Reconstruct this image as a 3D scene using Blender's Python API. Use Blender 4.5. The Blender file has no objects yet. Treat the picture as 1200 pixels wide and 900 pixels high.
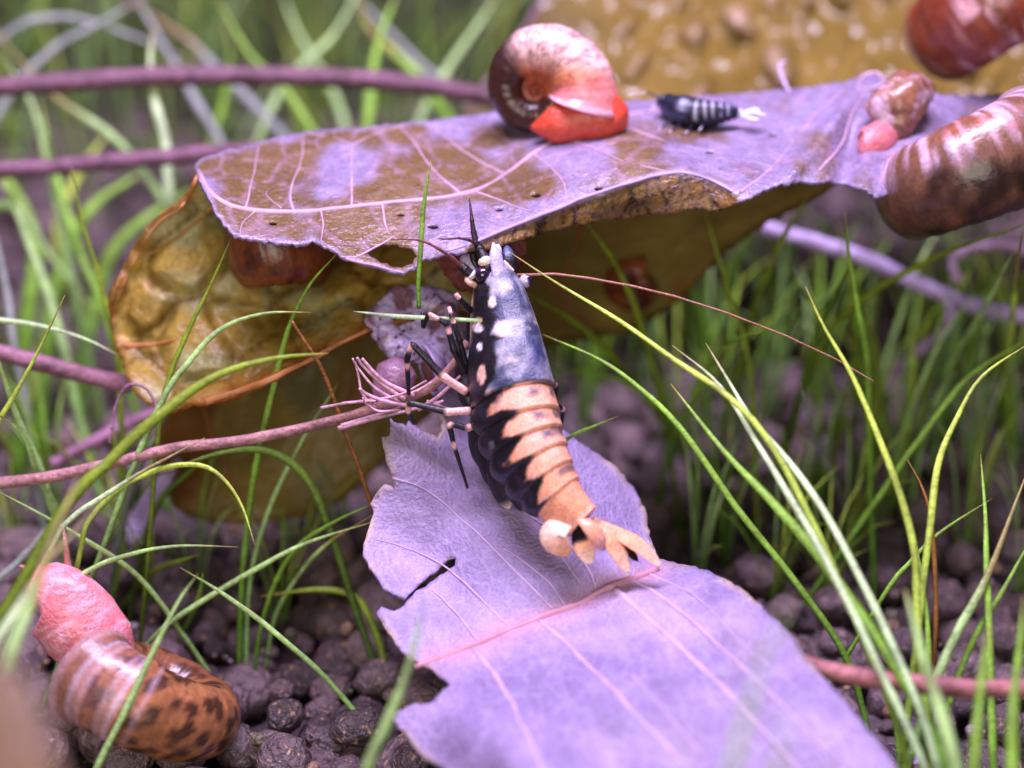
import bpy, bmesh, math, random
import numpy as np
from mathutils import Vector, Matrix
from mathutils.geometry import delaunay_2d_cdt

random.seed(7)
RNG = np.random.default_rng(11)
scene = bpy.context.scene
COL = scene.collection
scene.unit_settings.system = 'METRIC'
scene.unit_settings.scale_length = 0.01          # one unit is one centimetre: a tank close-up

# ------------------------------------------------------------------ camera
PITCH = math.radians(28.0)
CAM = np.array((0.0, -8.83, 6.69))
FWD = np.array((0.0, math.cos(PITCH), -math.sin(PITCH)))
UP = np.array((0.0, math.sin(PITCH), math.cos(PITCH)))
RIGHT = np.array((1.0, 0.0, 0.0))
cam_data = bpy.data.cameras.new('camera')
cam = bpy.data.objects.new('camera', cam_data)
COL.objects.link(cam)
cam.location = CAM
cam.rotation_euler = (math.pi / 2 - PITCH, 0, 0)
cam_data.lens = 60.0
cam_data.sensor_width = 36.0
cam_data.clip_start = 0.05
cam_data.clip_end = 500.0
cam_data.dof.use_dof = True
cam_data.dof.focus_distance = 9.95
cam_data.dof.aperture_fstop = 0.06 / 0.32
scene.camera = cam

# ------------------------------------------------------------------ world and lamps
world = bpy.data.worlds.new('World')
scene.world = world
world.use_nodes = True
bg = world.node_tree.nodes['Background']
bg.inputs['Color'].default_value = (0.74, 0.64, 0.96, 1)
bg.inputs['Strength'].default_value = 0.11


def area_lamp(name, loc, target, size, size_y, power, colour):
    d = bpy.data.lights.new(name, 'AREA')
    d.shape = 'RECTANGLE'
    d.size = size
    d.size_y = size_y
    d.energy = power
    d.color = colour
    o = bpy.data.objects.new(name, d)
    COL.objects.link(o)
    o.location = loc
    o.rotation_euler = (Vector(target) - Vector(loc)).to_track_quat('-Z', 'Y').to_euler()
    return o


area_lamp('aquarium_lamp', (-0.3, 1.2, 15.5), (0, 0.3, 0), 11, 3.6, 6100, (0.81, 0.66, 1.0))
area_lamp('front_fill_lamp', (-3.0, -26.0, 13.0), (0, 0, 1.5), 18, 14, 4700, (1.0, 0.89, 0.78))  # unseen lamp added as a warm fill from the front

scene.view_settings.view_transform = 'Standard'
scene.view_settings.look = 'None'
scene.view_settings.exposure = 0.0
scene.view_settings.gamma = 1.0
scene.view_settings.use_curve_mapping = False
scene.render.engine = 'CYCLES'
scene.cycles.use_denoising = True
scene.cycles.max_bounces = 8
scene.cycles.transparent_max_bounces = 8
scene.cycles.caustics_reflective = False
scene.cycles.caustics_refractive = False


# ------------------------------------------------------------------ helpers
def P(px, py, d):
    """A point at depth d along the axis of view, seen at photograph pixel (px, py)."""
    px, py, d = np.asarray(px, float), np.asarray(py, float), np.asarray(d, float)
    x = (px - 600) / 2000.0
    y = -(py - 450) / 2000.0
    return CAM + d[..., None] * (FWD + x[..., None] * RIGHT + y[..., None] * UP)


def ground_depth(py, z=0.0):
    return (CAM[2] - z) / (math.sin(PITCH) + (py - 450) / 2000.0 * math.cos(PITCH))


def proj(p):
    v = np.asarray(p) - CAM
    d = v @ FWD
    return 600 + 2000 * (v @ RIGHT) / d, 450 - 2000 * (v @ UP) / d, d


def view_dir(r, u, t):
    """right / up / toward-the-viewer components -> world direction."""
    v = r * RIGHT + u * UP - t * FWD
    return v / np.linalg.norm(v)


def lin(r, g, b):
    f = lambda c: c / 12.92 if c <= 0.04045 else ((c + 0.055) / 1.055) ** 2.4
    return np.array((f(r / 255), f(g / 255), f(b / 255)))


def _hash(ix, iy, iz, seed):
    n = (ix * 374761393 + iy * 668265263 + iz * 2147483647 + seed * 974634777) & 0xffffffff
    n = ((n ^ (n >> 13)) * 1274126177) & 0xffffffff
    n = (n ^ (n >> 16)) & 0xffffff
    return n / float(0xffffff)


def vnoise(p, scale=1.0, seed=0, octaves=3):
    """fractal value noise, 0..1, p (N,3)"""
    p = np.atleast_2d(np.asarray(p, float))
    out = np.zeros(len(p))
    amp, tot, s = 1.0, 0.0, scale
    for o in range(octaves):
        q = p * s + 31.7 * o
        i = np.floor(q).astype(np.int64)
        f = q - i
        f = f * f * (3 - 2 * f)
        v = 0
        for dx in (0, 1):
            for dy in (0, 1):
                for dz in (0, 1):
                    w = (f[:, 0] if dx else 1 - f[:, 0]) * (f[:, 1] if dy else 1 - f[:, 1]) * (f[:, 2] if dz else 1 - f[:, 2])
                    v = v + w * _hash(i[:, 0] + dx, i[:, 1] + dy, i[:, 2] + dz, seed + o)
        out += amp * v
        tot += amp
        amp *= 0.5
        s *= 2.03
    return out / tot


def cells(p, scale, seed=0):
    """nearest and second nearest feature distance (cellular noise)"""
    p = np.atleast_2d(np.asarray(p, float)) * scale
    i = np.floor(p).astype(np.int64)
    d1 = np.full(len(p), 9.0)
    d2 = np.full(len(p), 9.0)
    for dx in (-1, 0, 1):
        for dy in (-1, 0, 1):
            for dz in (-1, 0, 1):
                a, b, c = i[:, 0] + dx, i[:, 1] + dy, i[:, 2] + dz
                f = np.stack((a + _hash(a, b, c, seed), b + _hash(a, b, c, seed + 17), c + _hash(a, b, c, seed + 41)), 1)
                d = np.linalg.norm(f - p, axis=1)
                d2 = np.where(d < d1, d1, np.minimum(d2, d))
                d1 = np.minimum(d1, d)
    return d1, d2


def sstep(a, b, x):
    t = np.clip((x - a) / (b - a), 0, 1)
    return t * t * (3 - 2 * t)


def mix(a, b, t):
    t = np.asarray(t)
    return np.asarray(a) * (1 - t[..., None]) + np.asarray(b) * t[..., None]


def spline(pts, n):
    """Catmull-Rom through pts, n samples even in chord length"""
    pts = np.asarray(pts, float)
    if len(pts) == 2:
        return pts[0] + np.linspace(0, 1, n)[:, None] * (pts[1] - pts[0])
    e = np.vstack((2 * pts[0] - pts[1], pts, 2 * pts[-1] - pts[-2]))
    seg = np.linalg.norm(np.diff(pts, axis=0), axis=1) ** 0.5
    k = np.concatenate(([0], np.cumsum(seg)))
    u = np.linspace(0, k[-1], n)
    j = np.clip(np.searchsorted(k, u, side='right') - 1, 0, len(pts) - 2)
    t = ((u - k[j]) / np.maximum(k[j + 1] - k[j], 1e-9))[:, None]
    p0, p1, p2, p3 = e[j], e[j + 1], e[j + 2], e[j + 3]
    return 0.5 * (2 * p1 + (p2 - p0) * t + (2 * p0 - 5 * p1 + 4 * p2 - p3) * t ** 2 + (3 * p1 - p0 - 3 * p2 + p3) * t ** 3)


def wloc(o):
    v = Vector((0, 0, 0))
    while o is not None:
        v += o.location
        o = o.parent
    return np.array(v)


def mesh_data(name, verts, faces, col=None, smooth=True):
    me = bpy.data.meshes.new(name)
    me.from_pydata([tuple(v) for v in verts], [], [tuple(int(i) for i in f) for f in faces])
    if col is not None:
        a = me.color_attributes.new('Col', 'FLOAT_COLOR', 'POINT')
        c = np.ones((len(verts), 4))
        c[:, :3] = col
        a.data.foreach_set('color', c.ravel())
    if smooth:
        me.polygons.foreach_set('use_smooth', [True] * len(me.polygons))
    me.update()
    return me


def mesh_obj(name, verts, faces, mat, parent=None, col=None, smooth=True):
    verts = np.asarray(verts, float)
    if parent is not None:
        verts = verts - wloc(parent)
    me = mesh_data(name, verts, faces, col, smooth)
    me.materials.append(mat)
    o = bpy.data.objects.new(name, me)
    COL.objects.link(o)
    o.parent = parent
    return o


def tag(o, label, cat, group=None):
    o['label'] = label
    o['category'] = cat
    if group:
        o['group'] = group
    return o


def thing(name, loc, label, cat, group=None):
    o = bpy.data.objects.new(name, None)
    o.empty_display_size = 0.2
    COL.objects.link(o)
    o.location = tuple(loc)
    return tag(o, label, cat, group)


def structure(o):
    o['kind'] = 'structure'
    return o


def frames(path, up):
    path = np.asarray(path)
    T = np.gradient(path, axis=0)
    T /= np.linalg.norm(T, axis=1)[:, None] + 1e-12
    A = np.zeros_like(path)
    a = np.asarray(up, float)
    for i in range(len(path)):
        a = a - T[i] * (a @ T[i])
        n = np.linalg.norm(a)
        if n < 1e-6:
            a = np.cross(T[i], (0.3, 0.5, 0.8))
            n = np.linalg.norm(a)
        a = a / n
        A[i] = a
    return T, A, np.cross(T, A)


def tube(path, rad, sides=8, flat=1.0, up=(0, 0, 1), cap=True):
    """tube round a path; rad per point; flat squashes it along the second axis"""
    path = np.asarray(path, float)
    rad = np.broadcast_to(np.asarray(rad, float), (len(path),))
    T, A, B = frames(path, up)
    th = np.linspace(0, 2 * math.pi, sides, endpoint=False)
    v = (path[:, None] + rad[:, None, None] * (np.cos(th)[None, :, None] * B[:, None] + flat * np.sin(th)[None, :, None] * A[:, None])).reshape(-1, 3)
    n = len(path)
    i, j = np.meshgrid(np.arange(n - 1), np.arange(sides), indexing='ij')
    a = (i * sides + j).ravel()
    b = (i * sides + (j + 1) % sides).ravel()
    f = np.stack((a, b, b + sides, a + sides), 1).tolist()
    if cap:
        f.append(list(range(sides))[::-1])
        f.append([(n - 1) * sides + k for k in range(sides)])
    return v, f


def inside(poly, x, y):
    poly = np.asarray(poly, float)
    x, y = np.asarray(x, float), np.asarray(y, float)
    r = np.zeros(x.shape, bool)
    x1, y1 = poly[-1]
    for x2, y2 in poly:
        c = ((y1 > y) != (y2 > y))
        with np.errstate(divide='ignore', invalid='ignore'):
            xi = (x2 - x1) * (y - y1) / (y2 - y1 + 1e-12) + x1
        r ^= c & (x < xi)
        x1, y1 = x2, y2
    return r


def seg_dist(poly, x, y, closed=True):
    poly = np.asarray(poly, float)
    d = np.full(np.shape(x), 1e9)
    n = len(poly)
    for k in range(n if closed else n - 1):
        a, b = poly[k], poly[(k + 1) % n]
        ab = b - a
        t = np.clip(((x - a[0]) * ab[0] + (y - a[1]) * ab[1]) / (ab @ ab + 1e-12), 0, 1)
        d = np.minimum(d, np.hypot(x - a[0] - t * ab[0], y - a[1] - t * ab[1]))
    return d


class TPS:
    """smooth depth through control points (x, y, d)"""
    def __init__(self, c, smooth=0.02):
        c = np.asarray(c, float)
        self.p = c[:, :2] / 100.0
        n = len(c)
        K = self._k(np.linalg.norm(self.p[:, None] - self.p[None], axis=2)) + smooth * np.eye(n)
        Q = np.hstack((np.ones((n, 1)), self.p))
        M = np.block([[K, Q], [Q.T, np.zeros((3, 3))]])
        self.w = np.linalg.solve(M, np.concatenate((c[:, 2], np.zeros(3))))

    def _k(self, r):
        return np.where(r > 1e-9, r * r * np.log(np.maximum(r, 1e-9)), 0)

    def __call__(self, x, y):
        q = np.stack((np.ravel(x), np.ravel(y)), 1) / 100.0
        r = np.linalg.norm(q[:, None] - self.p[None], axis=2)
        v = self._k(r) @ self.w[:-3] + self.w[-3] + q @ self.w[-2:]
        return v.reshape(np.shape(x))


def sheet(name, poly, depth, step, mat, parent=None, thick=0.02, colfn=None, dispfn=None, holes=(), ragged=0.0, seed=1):
    """A leaf blade: outline and depth give a curved surface in space, then real thickness."""
    rg = np.random.default_rng(seed)

    def dense(pl, rag):
        out = []
        n = len(pl)
        for k in range(n):
            a, b = np.asarray(pl[k], float), np.asarray(pl[(k + 1) % n], float)
            m = max(1, int(np.linalg.norm(b - a) / step))
            nrm = np.array((a[1] - b[1], b[0] - a[0])) / (np.linalg.norm(b - a) + 1e-9)
            for i in range(m):
                out.append(a + (b - a) * i / m + (nrm * rg.normal(0, rag) if rag and i else 0))
        return np.array(out)
    rings = [dense(poly, ragged)] + [dense(h, ragged) for h in holes]
    ring = rings[0]
    x0, y0 = ring.min(0)
    x1, y1 = ring.max(0)
    gx, gy = np.meshgrid(np.arange(x0, x1, step), np.arange(y0, y1, step * 0.87))
    gx = gx + (np.arange(gx.shape[0]) % 2)[:, None] * step * 0.5
    gx = (gx + rg.uniform(-.15, .15, gx.shape) * step).ravel()
    gy = (gy + rg.uniform(-.15, .15, gy.shape) * step).ravel()
    ok = inside(ring, gx, gy)
    gx, gy = gx[ok], gy[ok]
    for r_ in rings:
        ok = seg_dist(r_, gx, gy) > step * 0.5
        gx, gy = gx[ok], gy[ok]
    pts = np.vstack(rings + [np.stack((gx, gy), 1)])
    edges, o = [], 0
    for r_ in rings:
        edges += [(o + i, o + (i + 1) % len(r_)) for i in range(len(r_))]
        o += len(r_)
    vo, eo, fo, _, _, _ = delaunay_2d_cdt([Vector(p) for p in pts], edges, [], 0, 1e-5)
    q = np.array([tuple(v) for v in vo])
    f = np.array([tuple(t) for t in fo])
    c = q[f].mean(1)
    keep = inside(ring, c[:, 0], c[:, 1])
    for h in rings[1:]:
        keep &= ~inside(h, c[:, 0], c[:, 1])
    f = f[keep]
    used = np.unique(f)
    remap = -np.ones(len(q), int)
    remap[used] = np.arange(len(used))
    q, f = q[used], remap[f]
    d = depth(q[:, 0], q[:, 1])
    if dispfn is not None:
        d = d - dispfn(q[:, 0], q[:, 1], P(q[:, 0], q[:, 1], d))
    v = P(q[:, 0], q[:, 1], d)
    edge = seg_dist(ring, q[:, 0], q[:, 1])
    col = colfn(q[:, 0], q[:, 1], v, edge) if colfn else None
    # wind the faces towards the viewer
    nrm = np.cross(v[f[:, 1]] - v[f[:, 0]], v[f[:, 2]] - v[f[:, 0]])
    flip = (nrm * (v[f[:, 0]] - CAM)).sum(1) > 0
    f[flip] = f[flip][:, ::-1]
    o = mesh_obj(name, v, f, mat, parent, col)
    m = o.modifiers.new('thickness', 'SOLIDIFY')
    m.thickness = thick
    m.offset = -1
    return o


def rib(name, pts, depth, w0, w1, mat, parent, colour, lift=0.004, n=40, sides=6, disp=None):
    """a raised vein lying on a leaf: pixel path, its depth taken from the leaf"""
    q = spline(np.asarray(pts, float), n)
    d = depth(q[:, 0], q[:, 1])
    if disp is not None:
        d = d - disp(q[:, 0], q[:, 1], P(q[:, 0], q[:, 1], d))
    v = P(q[:, 0], q[:, 1], d - lift)
    r = np.linspace(w0, w1, n) * (0.45 + 0.7 * vnoise(v, 7, 3, 3))
    j = np.stack([vnoise(v, 4, 120 + k, 3) for k in range(3)], 1) - .5
    v = v + (j - FWD * (j @ FWD)[:, None]) * 0.035 * np.sin(np.linspace(0, math.pi, n))[:, None]
    vv, ff = tube(v, r, sides, 0.4, -FWD)
    c = np.asarray(colour) * (0.8 + 0.4 * vnoise(vv, 14, 5, 2))[:, None]
    return mesh_obj(name, vv, ff, mat, parent, c)


# ------------------------------------------------------------------ materials
def material(name, rough=0.5, spec=0.5, transl=0.0, bump=0.0, bump_scale=40, coat=0.0, sss=0.0, sss_col=(1, .3, .2), attr=True,
             base=(.5, .5, .5), var=0.0, var_scale=20, objvar=0.0, alpha=1.0, speck=None, rough_var=0.0, net=None, grain=None):
    m = bpy.data.materials.new(name)
    m.use_nodes = True
    nt = m.node_tree
    N, L = nt.nodes, nt.links
    bs = N['Principled BSDF']
    out = N['Material Output']
    if attr:
        a = N.new('ShaderNodeAttribute')
        a.attribute_name = 'Col'
        col = a.outputs['Color']
    else:
        a = N.new('ShaderNodeRGB')
        a.outputs[0].default_value = (*base, 1)
        col = a.outputs[0]
    tc = N.new('ShaderNodeTexCoord')
    if var:
        n = N.new('ShaderNodeTexNoise')
        n.inputs['Scale'].default_value = var_scale
        n.inputs['Detail'].default_value = 5
        L.new(tc.outputs['Object'], n.inputs['Vector'])
        r = N.new('ShaderNodeMapRange')
        r.inputs['From Min'].default_value = 0.3
        r.inputs['From Max'].default_value = 0.7
        r.inputs['To Min'].default_value = 1 - var
        r.inputs['To Max'].default_value = 1 + var
        L.new(n.outputs['Fac'], r.inputs['Value'])
        mx = N.new('ShaderNodeVectorMath')
        mx.operation = 'SCALE'
        L.new(col, mx.inputs[0])
        L.new(r.outputs['Result'], mx.inputs['Scale'])
        col = mx.outputs[0]
    if objvar:
        oi = N.new('ShaderNodeObjectInfo')
        r = N.new('ShaderNodeMapRange')
        r.inputs['To Min'].default_value = 1 - objvar
        r.inputs['To Max'].default_value = 1 + objvar
        L.new(oi.outputs['Random'], r.inputs['Value'])
        mx = N.new('ShaderNodeVectorMath')
        mx.operation = 'SCALE'
        L.new(col, mx.inputs[0])
        L.new(r.outputs['Result'], mx.inputs['Scale'])
        col = mx.outputs[0]
    if speck:
        n = N.new('ShaderNodeTexNoise')
        n.inputs['Scale'].default_value = speck[1]
        n.inputs['Detail'].default_value = 2
        L.new(tc.outputs['Object'], n.inputs['Vector'])
        r = N.new('ShaderNodeMapRange')
        r.inputs['From Min'].default_value = speck[2]
        r.inputs['From Max'].default_value = speck[2] + 0.05
        L.new(n.outputs['Fac'], r.inputs['Value'])
        mm = N.new('ShaderNodeMix')
        mm.data_type = 'RGBA'
        L.new(r.outputs['Result'], mm.inputs['Factor'])
        L.new(col, mm.inputs['A'])
        mm.inputs['B'].default_value = (*speck[0], 1)
        col = mm.outputs['Result']
    heights = []
    if net:                      # fine vein mesh: (scale, colour, amount, height)
        for sc_, am in ((net[0], net[2]), (net[0] * 2.7, net[2] * .6)):
            nz = N.new('ShaderNodeTexNoise')
            nz.inputs['Scale'].default_value = sc_ * 1.1
            L.new(tc.outputs['Object'], nz.inputs['Vector'])
            ad = N.new('ShaderNodeVectorMath')
            ad.operation = 'MULTIPLY_ADD'
            L.new(nz.outputs['Color'], ad.inputs[0])
            ad.inputs[1].default_value = (.5 / sc_,) * 3
            L.new(tc.outputs['Object'], ad.inputs[2])
            vo = N.new('ShaderNodeTexVoronoi')
            vo.feature = 'DISTANCE_TO_EDGE'
            vo.inputs['Scale'].default_value = sc_
            L.new(ad.outputs[0], vo.inputs['Vector'])
            r = N.new('ShaderNodeMapRange')
            r.inputs['From Min'].default_value = 0.0
            r.inputs['From Max'].default_value = 0.075
            r.inputs['To Min'].default_value = 1.0
            r.inputs['To Max'].default_value = 0.0
            L.new(vo.outputs['Distance'], r.inputs['Value'])
            ml = N.new('ShaderNodeMath')
            ml.operation = 'MULTIPLY'
            L.new(r.outputs['Result'], ml.inputs[0])
            ml.inputs[1].default_value = am
            mm = N.new('ShaderNodeMix')
            mm.data_type = 'RGBA'
            L.new(ml.outputs[0], mm.inputs['Factor'])
            L.new(col, mm.inputs['A'])
            mm.inputs['B'].default_value = (*net[1], 1)
            col = mm.outputs['Result']
            heights.append((ml.outputs[0], net[3]))
    if grain:                    # (scale, amount): very fine pigment grain
        n = N.new('ShaderNodeTexNoise')
        n.inputs['Scale'].default_value = grain[0]
        n.inputs['Detail'].default_value = 3
        L.new(tc.outputs['Object'], n.inputs['Vector'])
        r = N.new('ShaderNodeMapRange')
        r.inputs['From Min'].default_value = 0.32
        r.inputs['From Max'].default_value = 0.68
        r.inputs['To Min'].default_value = 1 - grain[1]
        r.inputs['To Max'].default_value = 1 + grain[1]
        L.new(n.outputs['Fac'], r.inputs['Value'])
        mx = N.new('ShaderNodeVectorMath')
        mx.operation = 'SCALE'
        L.new(col, mx.inputs[0])
        L.new(r.outputs['Result'], mx.inputs['Scale'])
        col = mx.outputs[0]
    L.new(col, bs.inputs['Base Color'])
    bs.inputs['Roughness'].default_value = rough
    if rough_var:
        n = N.new('ShaderNodeTexNoise')
        n.inputs['Scale'].default_value = 6
        n.inputs['Detail'].default_value = 6
        L.new(tc.outputs['Object'], n.inputs['Vector'])
        r = N.new('ShaderNodeMapRange')
        r.inputs['From Min'].default_value = 0.35
        r.inputs['From Max'].default_value = 0.65
        r.inputs['To Min'].default_value = max(0.05, rough - rough_var)
        r.inputs['To Max'].default_value = min(1, rough + rough_var)
        L.new(n.outputs['Fac'], r.inputs['Value'])
        L.new(r.outputs['Result'], bs.inputs['Roughness'])
    bs.inputs['Specular IOR Level'].default_value = spec
    bs.inputs['Coat Weight'].default_value = coat
    bs.inputs['Coat Roughness'].default_value = 0.12
    if sss:
        bs.inputs['Subsurface Weight'].default_value = sss
        bs.inputs['Subsurface Radius'].default_value = sss_col
        bs.inputs['Subsurface Scale'].default_value = 0.06
    surf = bs.outputs[0]
    bn = None
    if bump:
        n = N.new('ShaderNodeTexNoise')
        n.inputs['Scale'].default_value = bump_scale
        n.inputs['Detail'].default_value = 5
        L.new(tc.outputs['Object'], n.inputs['Vector'])
        bn = N.new('ShaderNodeBump')
        bn.inputs['Strength'].default_value = 1.0
        bn.inputs['Distance'].default_value = bump
        L.new(n.outputs['Fac'], bn.inputs['Height'])
        for hs, hd in heights:
            b2 = N.new('ShaderNodeBump')
            b2.inputs['Distance'].default_value = hd
            L.new(hs, b2.inputs['Height'])
            L.new(bn.outputs[0], b2.inputs['Normal'])
            bn = b2
        L.new(bn.outputs[0], bs.inputs['Normal'])
    if transl:
        t = N.new('ShaderNodeBsdfTranslucent')
        L.new(col, t.inputs['Color'])
        ms = N.new('ShaderNodeMixShader')
        ms.inputs[0].default_value = transl
        L.new(surf, ms.inputs[1])
        L.new(t.outputs[0], ms.inputs[2])
        surf = ms.outputs[0]
    if alpha < 1:
        t = N.new('ShaderNodeBsdfTransparent')
        t.inputs[0].default_value = (1, .95, .8, 1)
        ms = N.new('ShaderNodeMixShader')
        ms.inputs[0].default_value = alpha
        L.new(t.outputs[0], ms.inputs[1])
        L.new(surf, ms.inputs[2])
        surf = ms.outputs[0]
    L.new(surf, out.inputs['Surface'])
    return m


M_soil = material('soil', 0.36, 0.7, attr=False, base=(.135, .092, .098), var=0.5, var_scale=2.2, bump=0.05, bump_scale=5, objvar=0.5,
                  speck=((.46, .27, .17), 3.6, 0.63))
M_soil_far = material('soil_far', 0.36, 0.7, attr=True, var=0.45, var_scale=14, bump=0.05, bump_scale=22, speck=((.40, .25, .17), 30, 0.66))
M_grass = material('grass_blade', 0.38, 0.5, transl=0.35, var=0.30, var_scale=6, bump=0.008, bump_scale=45, grain=(38, .2))
M_pale = material('pale_leaf', 0.46, 0.5, transl=0.22, var=0.16, var_scale=5, bump=0.014, bump_scale=42, net=(6.0, tuple(lin(200, 186, 224)), .26, .007), grain=(60, .10), speck=((.16, .10, .08), 17, .735))
M_vein = material('leaf_vein', 0.45, 0.5, transl=0.15, var=0.12, var_scale=14)
M_brown = material('brown_leaf', 0.30, 0.6, transl=0.30, var=0.16, var_scale=14, bump=0.014, bump_scale=26, rough_var=0.14, net=(4.6, tuple(lin(146, 120, 140)), .2, .010), grain=(45, .14))
M_amber = material('amber_leaf', 0.24, 0.6, transl=0.45, var=0.28, var_scale=4, bump=0.05, bump_scale=8, alpha=0.80, grain=(22, .16))
M_olive = material('olive_leaf', 0.35, 0.5, transl=0.5, var=0.25, var_scale=3, bump=0.05, bump_scale=5)
M_bumpy = material('bumpy_leaf', 0.2, 0.7, transl=0.30, var=0.15, var_scale=4, bump=0.02, bump_scale=7)
M_shrimp = material('shrimp_shell', 0.40, 0.45, var=0.14, var_scale=22, bump=0.005, bump_scale=70, coat=0.12, sss=0.22, grain=(75, .22))
M_tail = material('tail_fan', 0.36, 0.5, transl=0.2, var=0.2, var_scale=18, bump=0.006, bump_scale=50, grain=(70, .18))
M_eye = material('shrimp_eye', 0.12, 0.6, coat=0.6)
M_shell = material('snail_shell', 0.33, 0.5, var=0.18, var_scale=9, bump=0.005, bump_scale=22, coat=0.22, sss=0.15, grain=(38, .16))
M_foot = material('snail_flesh', 0.32, 0.5, var=0.12, var_scale=18, bump=0.014, bump_scale=34, sss=0.55, coat=0.2)
M_stem = material('root_skin', 0.5, 0.4, var=0.35, var_scale=8, bump=0.022, bump_scale=20, transl=0.1, grain=(40, .2))
M_back = material('tank_back', 0.5, 0.3, attr=False, base=(.016, .012, .018), var=0.5, var_scale=0.3)

# ------------------------------------------------------------------ ground and far background
gx, gy = np.meshgrid(np.linspace(-16, 16, 120), np.linspace(-8, 24, 130))
gp = np.stack((gx.ravel(), gy.ravel(), np.zeros(gx.size)), 1)
gp[:, 2] = -0.26 + 0.22 * (vnoise(gp, 2.6, 4, 3) - 0.5)
nx, ny = gx.shape[1], gx.shape[0]
gi, gj = np.meshgrid(np.arange(ny - 1), np.arange(nx - 1), indexing='ij')
ga = (gi * nx + gj).ravel()
gcol = np.array((.085, .058, .064)) * (0.6 + 0.9 * vnoise(gp, 3.0, 8, 3))[:, None]
structure(mesh_obj('ground', gp, np.stack((ga, ga + 1, ga + nx + 1, ga + nx), 1).tolist(), M_soil_far, None, gcol))
structure(mesh_obj('tank_back_wall', [(-40, 24, -1), (40, 24, -1), (40, 24, 30), (-40, 24, 30)], [(0, 1, 2, 3)], M_back, None, smooth=False))

# outlines that other things use
PALE_POLY = [(458, 490), (466, 496), (477, 500), (479, 493), (495, 505), (513, 513), (519, 503), (517, 488), (516, 470), (522, 450), (540, 436), (560, 438),
             (600, 460), (640, 490), (690, 525), (720, 545), (745, 575), (757, 600), (761, 628), (772, 655), (800, 661), (830, 668), (870, 690), (920, 735),
             (960, 788), (1000, 832), (1040, 882), (1070, 930), (1110, 1010), (1100, 1120), (900, 1170), (700, 1160), (600, 1060),
             (545, 935), (520, 902), (492, 884), (474, 862), (459, 842), (466, 833), (482, 826), (504, 824), (516, 812), (527, 801), (520, 795), (500, 781),
             (478, 771), (464, 755), (452, 737), (441, 718), (447, 711), (462, 716), (470, 712), (484, 697), (508, 680), (533, 663), (534, 654), (524, 656),
             (512, 668), (492, 683), (475, 701), (466, 697), (450, 690), (437, 668), (426, 650), (427, 636), (433, 618), (438, 602), (434, 590), (444, 574),
             (450, 568), (463, 573), (459, 556), (452, 540), (449, 524), (447, 512), (457, 511)]
SNAIL_POLY = [(20, 660), (110, 700), (200, 760), (290, 800), (300, 860), (270, 900), (120, 900), (50, 800), (15, 740)]

# ------------------------------------------------------------------ soil granules
def granule_mesh(seed, sub):
    bm = bmesh.new()
    bmesh.ops.create_icosphere(bm, subdivisions=sub, radius=1.0)
    v = np.array([x.co[:] for x in bm.verts])
    f = [[x.index for x in q.verts] for q in bm.faces]
    bm.free()
    s = np.array((1.0, 0.82 + 0.3 * random.random(), 0.72 + 0.25 * random.random()))
    n = vnoise(v, 1.3, seed, 2) - 0.5
    n2 = vnoise(v, 4.0, seed + 5, 3) - 0.5
    v = v * (1 + 0.46 * n + 0.30 * n2)[:, None] * s
    return v, f


spots = []
for layer, (sp, zc) in enumerate(((0.27, -0.14), (0.44, 0.05))):
    yy = -3.0
    k = 0
    while yy < 10.5:
        half = 3.2 + (yy + 4) * 0.52
        xx = -half + (k % 2) * sp * 0.5
        while xx < half:
            if layer == 0 or random.random() < 0.75:
                r = min(0.25, max(0.06, random.gauss(0.146, 0.045)))
                spots.append((xx + random.gauss(0, sp * 0.17), yy + random.gauss(0, sp * 0.17), zc + random.gauss(0, 0.035), r))
            xx += sp
        yy += sp * 0.88
        k += 1
spots = np.array(spots)
sx, sy, sd = proj(spots[:, :3])
vis = (sx > -25) & (sx < 1225) & (sy > 330) & (sy < 925) & ~inside(PALE_POLY, sx, sy) & ~inside(SNAIL_POLY, sx, sy) & (spots[:, 2] > -0.21)
order = np.argsort(np.where(vis, sd - 4.0 * spots[:, 3] - 1.2 * spots[:, 2], 1e9))[:300]
is_single = np.zeros(len(spots), bool)
is_single[order] = True
variants = []
for k in range(9):
    v, f = granule_mesh(100 + k, 3)
    me = mesh_data('soil_granule', v, f)
    me.materials.append(M_soil)
    variants.append(me)
for i in np.where(is_single)[0]:
    o = bpy.data.objects.new('soil_granule', variants[random.randrange(9)])
    COL.objects.link(o)
    o.location = spots[i, :3]
    r = spots[i, 3]
    o.scale = (r, r, r)
    o.rotation_euler = (random.uniform(-.5, .5), random.uniform(-.5, .5), random.uniform(0, 6.28))
    tag(o, 'rough round purple brown soil granule lying loose on the tank bottom', 'soil granule', 'soil granules of the tank bottom')
crumbs = [(random.uniform(-6, 6), random.uniform(-2, 7), random.uniform(-.02, .12), random.choice((.018, .025, .035, .05))) for _ in range(1500)]
is_single = np.concatenate((is_single, np.zeros(len(crumbs), bool)))
spots = np.vstack((spots, np.array(crumbs)))
small = [granule_mesh(200 + k, 2) for k in range(6)]
av, af, ac, off = [], [], [], 0
for i in np.where(~is_single)[0]:
    v, f = small[random.randrange(6)]
    a = random.uniform(0, 6.28)
    R = np.array(((math.cos(a), -math.sin(a), 0), (math.sin(a), math.cos(a), 0), (0, 0, 1)))
    v = (v @ R.T) * spots[i, 3] + spots[i, :3]
    av.append(v)
    af += [[off + q for q in t] for t in f]
    ac.append(np.tile(np.array((.135, .092, .098)) * random.uniform(.5, 1.6) if spots[i, 3] > .055 else np.array(random.choice(((.22, .13, .08), (.13, .09, .08), (.3, .24, .26), (.10, .09, .05)))), (len(v), 1)))
    off += len(v)
o = mesh_obj('soil_bed', np.vstack(av), af, M_soil_far, None, np.vstack(ac))
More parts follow.
